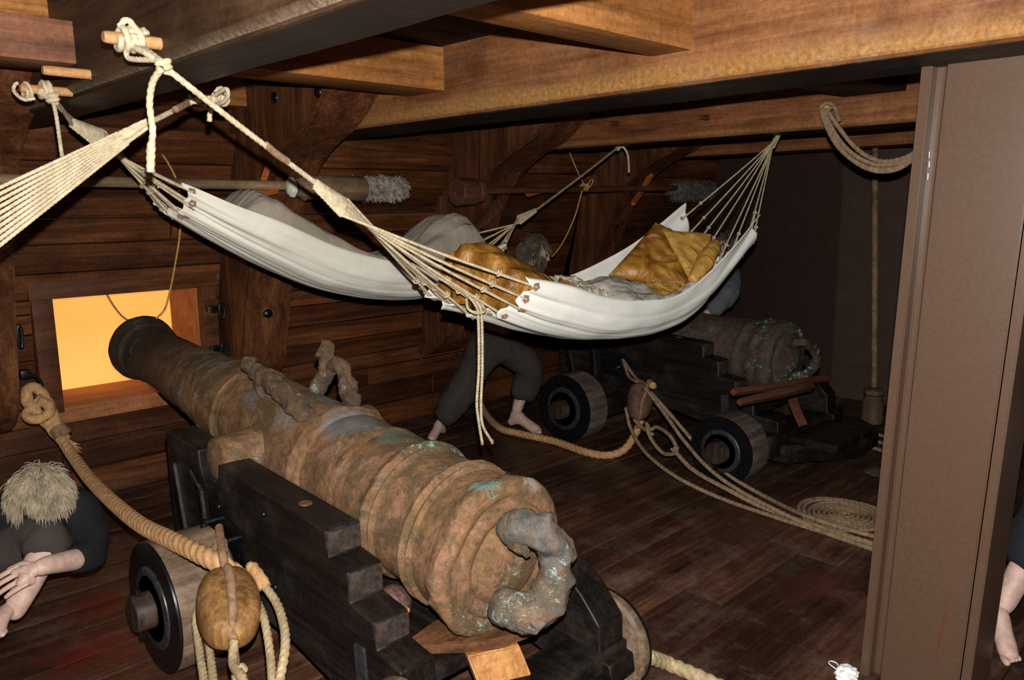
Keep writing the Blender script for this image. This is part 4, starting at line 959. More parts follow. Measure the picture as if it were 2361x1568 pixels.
# ================================================================ rigging, rammers, tackle
# iron hooks and rings on the ship's side
def hook(c, label, cat='hook', n=16, big=True):
    c = np.array(c, float); T = thing('iron_hook', label, cat, c); mb = MB()
    mb.box(c[0]-.022, c[0]+.022, c[1]-.035, c[1]+.03, c[2]-.02, c[2]+.02, .004); mb.build('hook_plate', M['iron'], T)
    th = np.linspace(math.pi*.5, -math.pi*.55, 26); R = .062 if big else .04
    pts = [c+(R*math.cos(a)+.0, -.035, R*math.sin(a)-R+.0) for a in th]; mb = MB().tube(pts, .0095, 12)
    mb.build('hook_bar', M['iron'], T); return T
hc = at(56, 862, Y_, 4.52); hook(hc, 'black iron hook left of the gun port that holds the thick knotted rope')
def shackle(px, py, y, label):
    c = at(px, py, Y_, y); T = thing('shackle', label, 'shackle', c); mb = MB(); mb.box(c[0]-.035, c[0]+.015, c[1]-.03, c[1]+.05, c[2]-.018, c[2]+.018, .004)
    for k in (-1, 1):
        V, F = lathe(c+(-.03, -.04, .012*k), c+(.05, -.04, .012*k), [(0, .007), (.08, .007)], 10); mb.add(V, F)
    mb.build('shackle_plate', M['iron'], T)
    th = np.linspace(0, 2*math.pi, 34); pts = [c+(.028+.016*math.cos(a), -.05, -.012+.047*math.sin(a)) for a in th]
    MB().tube(pts, .007, 10, cap=False).build('ring', M['iron'], T)
shackle(492, 712, 4.60, 'black iron shackle right of the gun port beside the knee')
shackle(497, 803, 4.62, 'black iron shackle low at the right of the gun port, half hidden by the barrel')
c = at(44, 775, Y_, 4.5); th = np.linspace(0, 2*math.pi, 34)
tag(MB().tube([c+(.010*math.cos(a), -.02, .055*math.sin(a)) for a in th], .008, 10, cap=False).build('iron_ring', M['iron']), 'thin black iron ring hanging edge-on by the left knee, above the rope hook', 'ring')
# thick breeching rope of the near gun
T = thing('breeching_rope', 'thick orange-tan rope from the wall hook down past the near carriage to its pulley block', 'rope', (.95, 3.6, .3))
RB = .030; YR = 3.88
def h(px, py, y): return at(px, py, Y_, y)
mb = MB()
V, F = ropemesh([h(150, 1015, 4.30), h(125, 965, 4.36), h(108, 925, 4.42), h(84, 895, 4.46), h(62, 902, 4.45), h(66, 930, 4.42), h(90, 955, 4.38), h(112, 980, 4.36), h(140, 1012, 4.32)], RB); mb.add(V, F)
V, F = ropemesh([h(100, 915, 4.42), h(78, 938, 4.40), h(62, 955, 4.38), h(78, 968, 4.34), h(112, 955, 4.33), h(112, 935, 4.36), h(92, 925, 4.40)], RB*.9); mb.add(V, F)
mb.build('wall_knot', M['rope_tan'], T, sharp=None)
V, F = ropemesh([h(132, 985, 4.33), h(148, 1006, 4.30)], .043, lobes=1, pitch=.35, m=16, step=.07, depth=.1); obj('seizing', V, F, M['serving'], T)
mb = MB(); e = h(150, 1020, 4.27)
for k in range(60):
    a = random.random()*6.28; rr = random.random()*.028; d = nrm(h(184, 1035, 4.2)-h(150, 1012, 4.28)); b0 = e+rr*(math.cos(a)*np.array((0, 0, 1))+math.sin(a)*np.array((1, 0, 0))*.6)
    mb.tube([b0-d*.02, b0+d*.03, b0+d*(.055+.03*random.random())+np.array([random.gauss(0, .006) for _ in range(3)])], [.005, .005, .001], 5)
mb.build('frayed_end', M['rope_tan'], T)
main = [h(140, 1010, 4.30), h(170, 1055, 4.12), h(212, 1110, 3.75), h(265, 1162, 3.30), h(325, 1210, 2.92), h(390, 1243, 2.62), h(450, 1272, 2.42), h(510, 1302, 2.28), h(560, 1335, 2.26)]
rope('rope_length', main, .0285, M['rope_tan'], T, pitch=4.2, lobes=3, m=16, step=.22, taper=([0, .1, 1], [.95, 1, 1.08]))
# pulley blocks
def block(c, tilt, L, W, Th, mat, label, strop_mat, up, parent=None):
    """wooden block: egg shaped shell, score, rope strop; long axis = up direction"""
    c = np.array(c, float); up = nrm(up); face = nrm(np.array(tilt)-up*(np.array(tilt)@up)); side = np.cross(up, face)
    T = thing('pulley_block', label, 'pulley block', c)
    n, m = 48, 48; V = []
    for i in range(n+1):
        ph = math.pi*i/n; z = math.cos(ph); r_ = math.sin(ph)**.72
        for j in range(m):
            a = 2*math.pi*j/m; ca, sa = math.cos(a), math.sin(a); k = (abs(ca)**2.6+abs(sa)**2.6)**(-1/2.6)
            x_ = ca*k*r_; y_ = sa*k*r_
            dent = .93 if (abs(x_) < .13 and y_ > 0 and abs(z) < .97) else 1.
            V.append(c+up*z*L/2+side*x_*W/2+face*y_*Th/2*dent)
    V = np.array(V).reshape(n+1, m, 3); Vv, F = ringmesh(V)
    obj('shell', Vv, F.tolist(), mat, T, True, 60)
    # sheave pin
    V, F = lathe(c+face*(Th/2+.004), c-face*Th/2, [(0, .001), (0, W*.075), (.004, W*.08), (.02, W*.08)], 20); obj('sheave_pin', V, F, mat, T, True, 40)
    return T, up, side, face
# near block
cB = at(527, 1398, X_, .90); top = at(508, 1212, X_, 1.0)
ringp = np.array((1.03, 2.62, .455))
up1 = nrm(at(512, 1290, X_, .93)-at(537, 1500, X_, .80))
Tb, u1, s1, f1 = block(cB, (-.3, -1., .45), .292, .180, .15, M['block'], 'large varnished wooden pulley block roped to the side of the near carriage', M['serving'], up1)
f_ = f1*.082
st = [at(505, 1216, X_, 1.04)+f1*.0, at(508, 1240, X_, 1.0), at(512, 1290, X_, .95)+f1*.02, cB+u1*.118+f1*.03, cB+u1*.085+f1*.072, cB+f_*1.06, cB-u1*.085+f1*.072, cB-u1*.122+f1*.03, cB-u1*.17+f1*.0, cB-u1*.30-f1*.02]
V, F = ropemesh(st, .0135, lobes=1, pitch=.42, m=14, step=.09, depth=.08); obj('strop', V, F, M['serving'], Tb)
st2 = [at(505, 1216, X_, 1.04), at(503, 1245, X_, 1.02), at(505, 1285, X_, .97)-f1*.02, cB+u1*.12-f1*.03, cB+u1*.08-f1*.075, cB-f_*1.05, cB-u1*.085-f1*.072, cB-u1*.122-f1*.03, cB-u1*.17-f1*.015]
V, F = ropemesh(st2, .0125, lobes=1, pitch=.42, m=14, step=.12, depth=.08); obj('strop', V, F, M['serving'], Tb)
V, F = ropemesh(coils(at(507, 1268, X_, .985), nrm(up1), .017, 0, 3, .012), .009); obj('strop_lashing', V, F, M['serving'], Tb)
def fall(name, px, R, mat, par, **k): return rope(name, px, R, mat, par, **k)
def a0(px, py, x): return at(px, py, X_, x)
fall('tackle_rope', [a0(470, 1385, .92), a0(452, 1420, .88), a0(457, 1480, .84), a0(470, 1568, .76), a0(478, 1650, .68)], .0125, M['rope_straw'], Tb)
fall('tackle_rope', [a0(468, 1440, .92), a0(480, 1480, .87), a0(492, 1568, .78), a0(500, 1650, .70)], .0125, M['rope_straw'], Tb)
fall('tackle_rope', [a0(596, 1392, .99), a0(610, 1430, .95), a0(622, 1500, .90), a0(628, 1568, .84), a0(632, 1650, .78)], .0125, M['rope_straw'], Tb)
fall('tackle_rope', [a0(612, 1352, 1.02), a0(640, 1395, 1.0), a0(656, 1450, .95), a0(657, 1500, .90), a0(645, 1568, .84), a0(636, 1640, .78)], .0135, M['rope_straw'], Tb)
mb = MB(); ce = a0(607, 1345, 1.02); V, F = ropemesh([ce+(-.0, .08, .03), ce+(0, .02, .01), ce+(0, -.012, -.01)], .021, pitch=5); mb.add(V, F); mb.build('rope_stub', M['rope_tan'], Tb, sharp=None)
mb = MB(); V, F = ropemesh([a0(540, 1480, .82), a0(538, 1530, .78), a0(560, 1568, .74), a0(570, 1640, .70)], .013); mb.add(V, F); V, F = ropemesh([a0(560, 1540, .77), a0(548, 1560, .76), a0(545, 1640, .7)], .014); mb.add(V, F); mb.build('becket_splice', M['rope_straw'], Tb, sharp=None)
# far block on the second carriage
c2_ = at(1474, 925, X_, 3.90); t2 = at(1449, 826, X_, 4.12)
up2 = nrm(np.array((.25, .10, 1.)))
Tb2, u2, s2, f2 = block(c2_, (-.8, -1, .3), .235, .155, .14, M['block2'], 'dull brown pulley block hanging from the far carriage on a rope strop', M['rope_brown'], up2)
for sg in (-1, 1):
    st = [t2+(-.06, 0, 0), (t2+c2_)/2+s2*.02*sg+(-.02, 0, .02), c2_+u2*.115+s2*.02*sg, c2_+u2*.09+f2*.05*sg+s2*.03, c2_+f2*.073*sg, c2_-u2*.09+f2*.05*sg, c2_-u2*.12+f2*.01*sg, c2_-u2*.165]
    V, F = ropemesh(st, .011, m=9, step=.5, lobes=1, pitch=.8, depth=.15); obj('strop', V, F, M['serving'], Tb2)
mb = MB(); th = np.linspace(0, 2*math.pi, 30); mb.tube([t2+(-.05, .03*math.cos(a), .03*math.sin(a)+.0) for a in th], .007, 8, cap=False); mb.build('eye_ring', M['iron'], Tb2)
ce = at(1502, 887, X_, 3.95); V, F = ropemesh([ce+(.05, .05, .0), ce, ce+(-.02, -.03, 0)], .024, pitch=5); obj('rope_stub', V, F, M['rope_tan'], Tb2)
def fz(px, py, z=.015): return at(px, py, Z_, z)
T2 = thing('tackle_falls', 'bundle of brown tackle ropes running from the far block across the deck to the column', 'rope', (3.8, 1.9, 0))
F1 = [at(1488, 895, X_, 3.86), at(1530, 950, X_, 3.80), at(1580, 1020, X_, 3.72), at(1640, 1085, X_, 3.64), at(1720, 1140, X_, 3.62), fz(1850, 1205, .03), fz(1950, 1245, .014), fz(2060, 1275, .014), fz(2200, 1310, .014)]
F2 = [at(1500, 905, X_, 3.90), at(1545, 955, X_, 3.9), at(1610, 1030, X_, 3.88), at(1680, 1095, X_, 3.86), at(1770, 1148, X_, 3.84), fz(1860, 1190, .04), fz(1960, 1222, .03), fz(2070, 1250, .014), fz(2200, 1285, .014)]
F3 = [at(1443, 940, X_, 3.9), at(1455, 990, X_, 3.85), at(1490, 1045, X_, 3.72), at(1560, 1100, X_, 3.62), fz(1660, 1148, .014), fz(1780, 1190, .014), fz(1900, 1228, .014), fz(2000, 1262, .014), fz(2080, 1290, .014), fz(2200, 1330, .014)]
F4 = [at(1555, 1040, X_, 3.70), at(1600, 1085, X_, 3.66), at(1680, 1130, X_, 3.62), fz(1760, 1170, .03), fz(1880, 1212, .03), fz(2000, 1250, .03), fz(2100, 1280, .014), fz(2200, 1300, .014)]
for i, P in enumerate((F1, F2, F3, F4)): rope('tackle_rope', P, .0125 if i < 3 else .014, M['rope_brown'], T2, m=10, step=.45)
mb = MB(); e1 = [at(1490, 975, X_, 3.80), at(1500, 1010, X_, 3.76), at(1530, 1045, X_, 3.72), at(1560, 1040, X_, 3.70), at(1545, 1005, X_, 3.74), at(1515, 985, X_, 3.80), at(1500, 990, X_, 3.8), at(1490, 975, X_, 3.8)]
V, F = ropemesh(e1, .0125); mb.add(V, F)
V, F = ropemesh(coils(at(1553, 1032, X_, 3.70), (.0, -.7, -.4), .016, 0, 2.2, .012), .009); mb.add(V, F)
V, F = ropemesh([at(1462, 968, X_, 3.86), at(1480, 985, X_, 3.84), at(1505, 1002, X_, 3.78)], .0125); mb.add(V, F)
mb.build('becket_eye', M['rope_brown'], T2, sharp=None)
# thick breeching rope of the far gun
T3 = thing('breeching_rope', 'thick orange rope sagging on the deck under the standing man toward the far pulley block', 'rope', (3.8, 3.6, 0))
P = [at(1098, 880, Y_, 4.66), at(1112, 940, Y_, 4.45), fz(1150, 985, .03), fz(1200, 1000, .03), fz(1280, 1018, .03), fz(1350, 1042, .03), at(1400, 1050, X_, 3.79), at(1440, 1036, X_, 3.86), at(1465, 1000, X_, 3.97), at(1478, 968, X_, 4.02)]
rope('rope_length', P, .0265, M['rope_tan'], T3, pitch=4.6, m=12, step=.3)
mb = MB()
for k in range(36):
    e = P[-1]+np.array((-.03, .0, -.02)); a = random.random()*6.28; b0 = e+.022*random.random()*np.array((math.cos(a), math.sin(a), 0)); mb.tube([b0, b0+(.02*math.cos(a), .02*math.sin(a), .03+.04*random.random())], [.004, .001], 4)
mb.build('frayed_end', M['rope_tan'], T3)
c = at(1105, 882, Y_, 4.68); tag(MB().tube([c+(.02+.0*a, .04*math.cos(a), .045*math.sin(a)) for a in np.linspace(0, 2*math.pi, 30)], .009, 8, cap=False).build('iron_ring', M['iron']), 'iron ring low on the ship side behind the standing man', 'ring')
# coil on deck
th = np.linspace(0, 2*math.pi*8.5, 900); cc = fz(1948, 1188, .013); Rr = .018+.0245*th/(2*math.pi)
V, F = ropemesh([cc+(r_*math.cos(a)+.0, r_*math.sin(a), .002*math.sin(a*1.7)+(0.012 if r_ > .19 else 0)*math.sin(a)**2) for a, r_ in zip(th, Rr)], .0118, m=9, step=.6)
tag(obj('rope_coil', V, F, M['rope_brown']), 'flat spiral coil of brown rope on the deck left of the column', 'rope coil')
T4 = thing('rope_strands', 'three parallel brown ropes lying on the deck behind the far carriage', 'rope', (5.2, 2.1, 0))
for a_, b_ in (((1885, 962), (2060, 1012)), ((1895, 975), (2060, 1030)), ((1880, 985), (2050, 1045))):
    rope('rope_strand', [fz(*a_, .014), (fz(*a_, .014)+fz(*b_, .014))/2+(0, .02, 0), fz(*b_, .014)], .0135, M['rope_brown'], T4, m=9)
cd = fz(2035, 1088, .0); V, F = lathe(cd+(0, 0, .004), cd-(0, 0, .0), [(0, .001), (0, .10), (.002, .105), (.006, .107)], 40)
tag(obj('round_mat', V, F, M['truckgrey']), 'flat pale grey disc on the deck half hidden behind the column edge', 'disc')
# stout rope by the rear right wheel of the near carriage
rope_o = rope('deck_rope', [at(1490, 1512, X_, 1.99), fz(1540, 1530, .03), fz(1600, 1555, .028), fz(1680, 1592, .028), fz(1800, 1640, .028)], .0265, M['rope_straw'], None, pitch=4.6, m=14, step=.3)
tag(rope_o, 'stout straw-coloured rope leaving the rear wheel along the bottom edge of the picture', 'rope')
# ---- golden cord hanging in front of the port, over the muzzle
tag(rope('golden_cord', [h(360, 340, 4.32), h(385, 372, 4.32), h(408, 420, 4.3), h(417, 480, 4.3), h(414, 545, 4.3), h(402, 620, 4.3), h(392, 670, 4.3), h(380, 712, 4.3), h(360, 735, 4.3)], .0055, M['rope_gold'], m=9, step=.7), 'thin golden cord hanging in front of the gun port right of the muzzle', 'cord')
tag(rope('golden_cord', [h(243, 673, 4.69), h(262, 705, 4.6), h(285, 732, 4.5), h(310, 745, 4.42)], .0055, M['rope_gold'], m=9, step=.7), 'short golden cord from the port lintel down to the top of the muzzle', 'cord')
T5 = thing('golden_cord', 'golden cord looped round the far rammer pole and hanging toward the standing man', 'cord', h(1345, 420, 4.2))
rope('cord_length', [h(1310, 345, 4.05), h(1330, 392, 3.95), h(1348, 428, YR-.03)], .006, M['rope_gold'], T5, m=8, step=.8)
rope('cord_length', [h(1342, 440, YR-.03), h(1325, 500, YR-.02), h(1300, 555, YR), h(1282, 582, YR), h(1272, 592, YR)], .006, M['rope_gold'], T5, m=8, step=.8)
V, F = ropemesh(coils(h(1345, 433, YR)+(-.02, 0, 0), (1, 0, 0), .026, 0, 3, .02), .006, m=8); obj('cord_knot', V, F, M['rope_gold'], T5)
V, F = ropemesh([h(1355, 435, YR-.03), h(1360, 418, YR-.03), h(1368, 415, YR-.03), h(1362, 430, YR-.03)], .006, m=8); obj('cord_knot', V, F, M['rope_gold'], T5)
# ---- rope loops hung on the third beam
T6 = thing('hanging_rope', 'looped brown rope hung on the middle-distance beam near the column', 'rope', at(2000, 350, X_, 3.9))
pk = at(1905, 246, X_, 3.93); V, F = lathe(pk+(-.02, 0, 0), pk+(.06, 0, 0), [(0, .002), (0, .02), (.08, .022)], 12); obj('wooden_peg', V, F, M['peg'], T6)
for k, (o1, o2) in enumerate(((0, 0), (10, -12), (26, -22), (4, 6))):
    P = [at(1893+o1*.5, 252, X_, 3.90), at(1905+o1, 290, X_, 3.88), at(1930+o1*1.2, 335+o2*.3, X_, 3.88), at(1965+o1, 368+o2*.6, X_, 3.88), at(2010+o1*.6, 388+o2*.8, X_, 3.88), at(2060, 388+o2*.8, X_, 3.88), at(2100, 368+o2*.5, X_, 3.88), at(2125, 330, X_, 3.9), at(2128, 290, X_, 3.95)]
    rope('rope_bight', P, .0115, M['rope_brown'], T6, m=9, step=.5)
rope('rope_bight', [at(1893, 255, X_, 3.90), at(1897, 242, X_, 3.90), at(1912, 238, X_, 3.9), at(1925, 250, X_, 3.9), at(1935, 280, X_, 3.88)], .0115, M['rope_brown'], T6, m=9, step=.5)
# pegs in the far beams
for px, py, x, lab in ((1632, 272, 3.98, 'dark wooden peg in the face of the middle-distance beam, nearer its right end'), (1425, 285, 3.98, 'dark wooden peg in the face of the middle-distance beam beside the knee top')):
    pk = at(px, py, X_, x); V, F = lathe(pk+(-.075, 0, 0), pk+(.02, 0, 0), [(0, .002), (0, .014), (.09, .016)], 10); tag(obj('wooden_peg', V, F, M['redpole'], None, True, 40), lab, 'peg')
# ---- rammers and sponges racked on the ship's side
def shag(name, A, B, r0, r1, mat, parent, n=900, L=.035, seed=0, pr=.0022):
    rr = random.Random(seed); A, B = np.array(A, float), np.array(B, float); ax = nrm(B-A); t = nrm(np.cross(ax, (0, 0, 1))); u = np.cross(ax, t); mb = MB(); LEN = np.linalg.norm(B-A)
    prof = [(0, r0*.5), (LEN*.06, r0*.9), (LEN*.5, (r0+r1)/2*.92), (LEN*.94, r1*.9), (LEN, r1*.4)]
    V, F = lathe(A, B, prof, 20); mb.add(V, F); Vs, Fs = [], []; base = 0
    for k in range(n):
        f = rr.random(); a = rr.random()*6.283; R = np.interp(f*LEN, [p[0] for p in prof], [p[1] for p in prof]); d = math.cos(a)*t+math.sin(a)*u
        end = 1 if f > .93 else (-1 if f < .04 else 0)
        dd = nrm(d+ax*(rr.gauss(0, .5)+end*1.5)+np.array((0, 0, -.35))+np.array([rr.gauss(0, .35) for _ in range(3)])); p0 = A+ax*f*LEN+d*R*.85
        q = [p0, p0+dd*L*.5, p0+dd*L*(.6+.5*rr.random())+np.array((0, 0, -L*.35))+np.array([rr.gauss(0, .005) for _ in range(3)])]
        V, F = tube(q, [pr*1.3, pr, pr*.5], 4, cap=False); mb.add(V, F)
    return mb.build(name, mat, parent, sharp=None)
YR = 3.88
T7 = thing('sponge', 'long grey-brown pole with shaggy sponge and wooden head, racked above the gun port', 'gun sponge', h(600, 420, YR))
a, b = h(-260, 408, YR), h(655, 428, YR); V, F = tube(smooth_path([a, b], n=12), .0245, 16); obj('pole', V, F, M['ash'], T7, True, 40)
a, b = h(683, 432, YR), h(838, 436, YR-.02); V, F = lathe(a, b, [(0, .02), (.0, .045), (.03, .058), (.12, .068), (np.linalg.norm(b-a)-.01, .070), (np.linalg.norm(b-a), .062), (np.linalg.norm(b-a), .02)], 28); obj('wooden_head', V, F, M['ash'], T7, True, 40)
for c_, r_ in ((h(672, 432, YR), .046), (h(700, 438, YR), .05)):
    bm = bmesh.new(); bmesh.ops.create_icosphere(bm, subdivisions=4, radius=1)
    for v in bm.verts:
        q = v.co.copy(); d = 1+.15*noise.noise(q*2+Vector((r_*99, 0, 0))); v.co = Vector((q.x*r_*.55*d, q.y*r_*d, q.z*r_*1.15*d))+Vector([float(w) for w in c_])
    MB().bm(bm).build('cloth_wrap', M['canvas2'] if r_ < .05 else M['block2'], T7)
shag('shaggy_sponge', h(795, 430, YR+.06), h(930, 432, YR+.06), .05, .065, M['shag'], T7, 1500, .036, 3)
T8 = thing('rammer', 'red-brown pole with a dark wooden rammer head and grey shaggy sponge at its far end', 'rammer', h(1300, 430, YR))
a, b = h(1100, 440, YR), h(1560, 434, YR); V, F = tube(smooth_path([a, b], n=12), .0225, 14); obj('pole', V, F, M['redpole'], T8, True, 40)
a, b = h(1052, 443, YR), h(1100, 442, YR); n_ = np.linalg.norm(b-a)
V, F = lathe(a, b, [(0, .001), (0, .083), (.006, .088), (n_*.8, .085), (n_*.86, .055), (n_*.95, .05), (n_, .068), (n_+.03, .07), (n_+.045, .05), (n_+.05, .02)], 32); obj('rammer_head', V, F, M['redpole'], T8, True, 40)
shag('shaggy_sponge', h(1552, 438, YR+.02), h(1640, 436, YR+.02), .07, .07, M['shaggrey'], T8, 1300, .045, 5)
def bracket(pts, label):
    mb = MB().tube(smooth_path(pts, n=14), .022, 4); mb.jitter(.004, 9); return tag(mb.build('pole_bracket', M['orangewood'], sharp=25), label, 'bracket')
bracket([h(618, 387, YR+.06), h(608, 415, YR+.05), h(602, 440, YR+.04), h(600, 470, YR+.08)], 'orange wooden bracket on the knee holding the grey-brown sponge pole')
bracket([h(1503, 400, YR), h(1480, 438, YR+.05), h(1460, 470, YR+.0)], 'orange painted wooden bracket on the farther knee')
bracket([h(596, 445, YR+.02), h(640, 436, YR)], 'short orange peg under the grey-brown sponge pole')
bracket([h(1215, 447, YR+.02), h(1258, 437, YR)], 'small orange peg under the red-brown rammer pole')
# ---- staff standing against the end bulkhead
XS = 5.75
T9 = thing('rammer', 'tall thin rammer standing upright by the bulkhead left of the column', 'rammer', at(2015, 985, Z_, 0))
a, b = at(2016, 893, X_, XS), at(2018, 262, X_, XS); V, F = tube([a, (a+b)/2, b], .022, 12); obj('pole', V, F, M['ash'], T9, True, 40)
a = at(2015, 895, X_, XS); bz = np.array((a[0], a[1], .005)); n_ = a[2]-.005
V, F = lathe(a, bz, [(0, .02), (.0, .05), (.012, .068), (.04, .07), (.055, .052), (.07, .055), (.09, .072), (n_*.9, .074), (n_, .07), (n_, .01)], 28); obj('rammer_head', V, F, M['block2'], T9, True, 40)
# ================================================================ mannequins
def ellip(mb, c, A, rad, sub=3):
    bm = bmesh.new(); bmesh.ops.create_icosphere(bm, subdivisions=sub, radius=1)
    for v in bm.verts: v.co = Vector((np.array(c)+A@(np.array(v.co[:])*np.array(rad))).tolist())
    return mb.bm(bm)
def basis(fwd, up):
    f = nrm(fwd); u = nrm(np.array(up, float)-f*(np.array(up)@f)); s = np.cross(f, u); return np.array([s, f, u]).T   # local x=side y=face z=up
def head(T, c, fwd, up, hairmat, k=1., beard=False, n=900, L=.07, droop=.9, hr=.0026, seed=0, low=-.25):
    A = basis(fwd, up); c = np.array(c, float)
    bm = bmesh.new(); bmesh.ops.create_icosphere(bm, subdivisions=5, radius=1); g = lambda x, z, cx, cz, sx, sz: math.exp(-((x-cx)/sx)**2-((z-cz)/sz)**2)
    for v in bm.verts:
        x, y, z = v.co; q = np.array([x*.076, y*.095, z*.118])
        if z < 0: q[0] *= 1-.28*(-z)**1.3; q[1] *= 1-.10*(-z)
        if y < 0: q[1] *= 1.05
        if y > 0:
            f = y**.7
            q[1] += f*(.024*g(x, z, 0, -.16, .13, .16)+.013*g(x, z, 0, .05, .09, .22)+.008*g(x, z, 0, .22, .55, .10)+.012*g(x, z, 0, -.80, .28, .16)+.007*g(x, z, 0, -.50, .24, .055)+.006*g(x, z, 0, -.60, .2, .04)
                       -.012*g(x, z, .36, .06, .17, .11)-.012*g(x, z, -.36, .06, .17, .11)-.006*g(x, z, 0, -.555, .25, .022)+.006*g(abs(x), z, .5, -.2, .22, .2))
        v.co = Vector((c+k*(A@q)).tolist())
    h = MB().bm(bm).build('head', M['skin'], T, sharp=None)
    mb = MB()
    for s_ in (-1, 1):
        e = MB(); ellip(e, c+k*(A@np.array([s_*.076, -.008, -.008])), A, np.array([.010, .018, .030])*k, 3); e.build('ear', M['skin'], h)
        e = MB(); ellip(e, c+k*(A@np.array([s_*.029, .084, .008])), A, np.array([.012, .010, .009])*k, 3); e.build('eye', M['eye'], h)
    r = random.Random(seed); mb = MB(); ellip(mb, c+k*(A@np.array([0, -.030, .032])), A, np.array([.081, .084, .100])*k, 4)
    def strand(x, y, z, L_):
        p0 = c+k*(A@np.array([x*.082, y*.102-.008, z*.125+.002])); d = nrm(A@np.array([x/.082, y/.1, z/.125])); P = [p0]; v = d*.6+.22*np.array([r.gauss(0, 1) for _ in range(3)])
        for _ in range(4):
            v = nrm(v+np.array((0, 0, -droop))*.55+d*.02); q = P[-1]+v*L_/4; w = np.linalg.inv(A)@(q-c)/k; m_ = math.sqrt((w[0]/.086)**2+(w[1]/.106)**2+(w[2]/.128)**2)
            if m_ < 1: q = c+(q-c)/m_
            P.append(q)
        V, F = tube(P, np.array([1, 1, .95, .8, .3])*hr, 4, cap=False); mb.add(V, F)
    cnt = 0
    while cnt < n:
        x, y, z = [r.gauss(0, 1) for _ in range(3)]; m_ = math.sqrt(x*x+y*y+z*z); x, y, z = x/m_, y/m_, z/m_
        if y > .22 and z < .45: continue
        if z < low and y > -.2: continue
        if z < -.6: continue
        strand(x, y, z, L*(.6+.7*r.random())); cnt += 1
    mb.build('hair', hairmat, h, sharp=None)
    if beard:
        mb = MB(); cnt = 0
        while cnt < n*.45:
            x, y, z = [r.gauss(0, 1) for _ in range(3)]; m_ = math.sqrt(x*x+y*y+z*z); x, y, z = x/m_, y/m_, z/m_
            if y < .05 or z > -.40+.35*min(1, abs(x)*1.4) or z < -.97: continue
            strand(x, y, z, L*.75*(.6+.7*r.random())); cnt += 1
        mb.build('beard', hairmat, h, sharp=None)
    return A
def hand(T, wrist, dirv, palmn, mat, curl=.5, k=1., spread=.10, thumb=1, bodyk=None, name='hand'):
    """palm, five fingers of different length with knuckle bends and a side thumb"""
    w = np.array(wrist, float); d = nrm(dirv); nrm_p = nrm(np.array(palmn, float)-d*(np.array(palmn)@d)); s = np.cross(d, nrm_p)*thumb
    N = {'w': (w, .024*k), 'p1': (w+d*.035*k, (.030*k)), 'p2': (w+d*.065*k, .031*k)}; Ed = [('w', 'p1'), ('p1', 'p2')]
    hnd = skin(name, {'w': (w-d*.03*k, .027*k), 'a': (w+d*.012*k+s*.008*k, .026*k), 'b': (w+d*.055*k+s*.021*k, .021*k), 'c': (w+d*.078*k+s*.022*k, .014*k), 'e': (w+d*.05*k-s*.019*k, .020*k), 'f': (w+d*.074*k-s*.026*k, .014*k)},
               [('w', 'a'), ('a', 'b'), ('b', 'c'), ('a', 'e'), ('e', 'f')], mat, T)
    for i, (off, L, sp) in enumerate(((.034, .070, .06), (.013, .080, .02), (-.010, .074, -.025), (-.031, .058, -.07))):
        b = w+d*(.068-.004*abs(i-1))*k+s*off*k; dd = nrm(d+s*sp*spread*10*.5); P = [b-dd*.02*k, b]; a = 0
        for seg in (.42, .32, .26):
            a += curl*.75; v = dd*math.cos(a)+nrm_p*math.sin(a); P.append(P[-1]+v*L*k*seg)
        skin('finger', {j: (P[j], (.0088 if j < 3 else .0078 if j < 4 else .0065)*k) for j in range(5)}, [(j, j+1) for j in range(4)], mat, hnd, 2)
    b = w+d*.022*k+s*.024*k; v = nrm(d*.75+s*.75+nrm_p*.25); v2 = nrm(d*.95+s*.25+nrm_p*.4)
    skin('thumb', {0: (b-v*.012*k, .013*k), 1: (b+v*.022*k, .0115*k), 2: (b+v*.022*k+v2*.028*k, .0098*k), 3: (b+v*.022*k+v2*.052*k, .0075*k)}, [(0, 1), (1, 2), (2, 3)], mat, hnd, 2)
    return hnd
def foot(T, ankle, toe, mat, k=1., h=.075):
    a = np.array(ankle, float); t = np.array(toe, float); d = nrm((t-a)*np.array((1, 1, 0))); s = np.array((d[1], -d[0], 0)); zf = t[2]
    heel = a-d*.045*k; heel[2] = zf+.012
    f = skin('foot', {'a': (a+np.array((0, 0, .05)), .038*k), 'b': (np.array((a[0], a[1], max(a[2]-.015, zf+.05)))+d*.012, .040*k), 'h': (heel, .027*k), 'm': (a*.5+t*.5*1+np.array((0, 0, 0))-np.array((0, 0, (a[2]*.5+t[2]*.5)-(zf+.030))), .034*k), 'n': (t-d*.05*k+np.array((0, 0, .004)), (.034*k)), 'o': (t-d*.02*k-np.array((0, 0, .002)), .022*k)},
             [('a', 'b'), ('b', 'h'), ('b', 'm'), ('m', 'n'), ('n', 'o')], mat, T)
    for i in range(5):
        b = t-d*(.028+.006*i)*k+s*(.024-.0125*i)*k; r_ = (.0125 if i == 0 else .0085)*k; L = (.034 if i == 0 else .026)*k
        skin('toe', {0: (b-d*.012, r_), 1: (b+d*L*.5, r_), 2: (b+d*L-np.array((0, 0, .003)), r_*.85)}, [(0, 1), (1, 2)], mat, f, 1)
    return f
v3 = lambda *a: np.array(a, float)
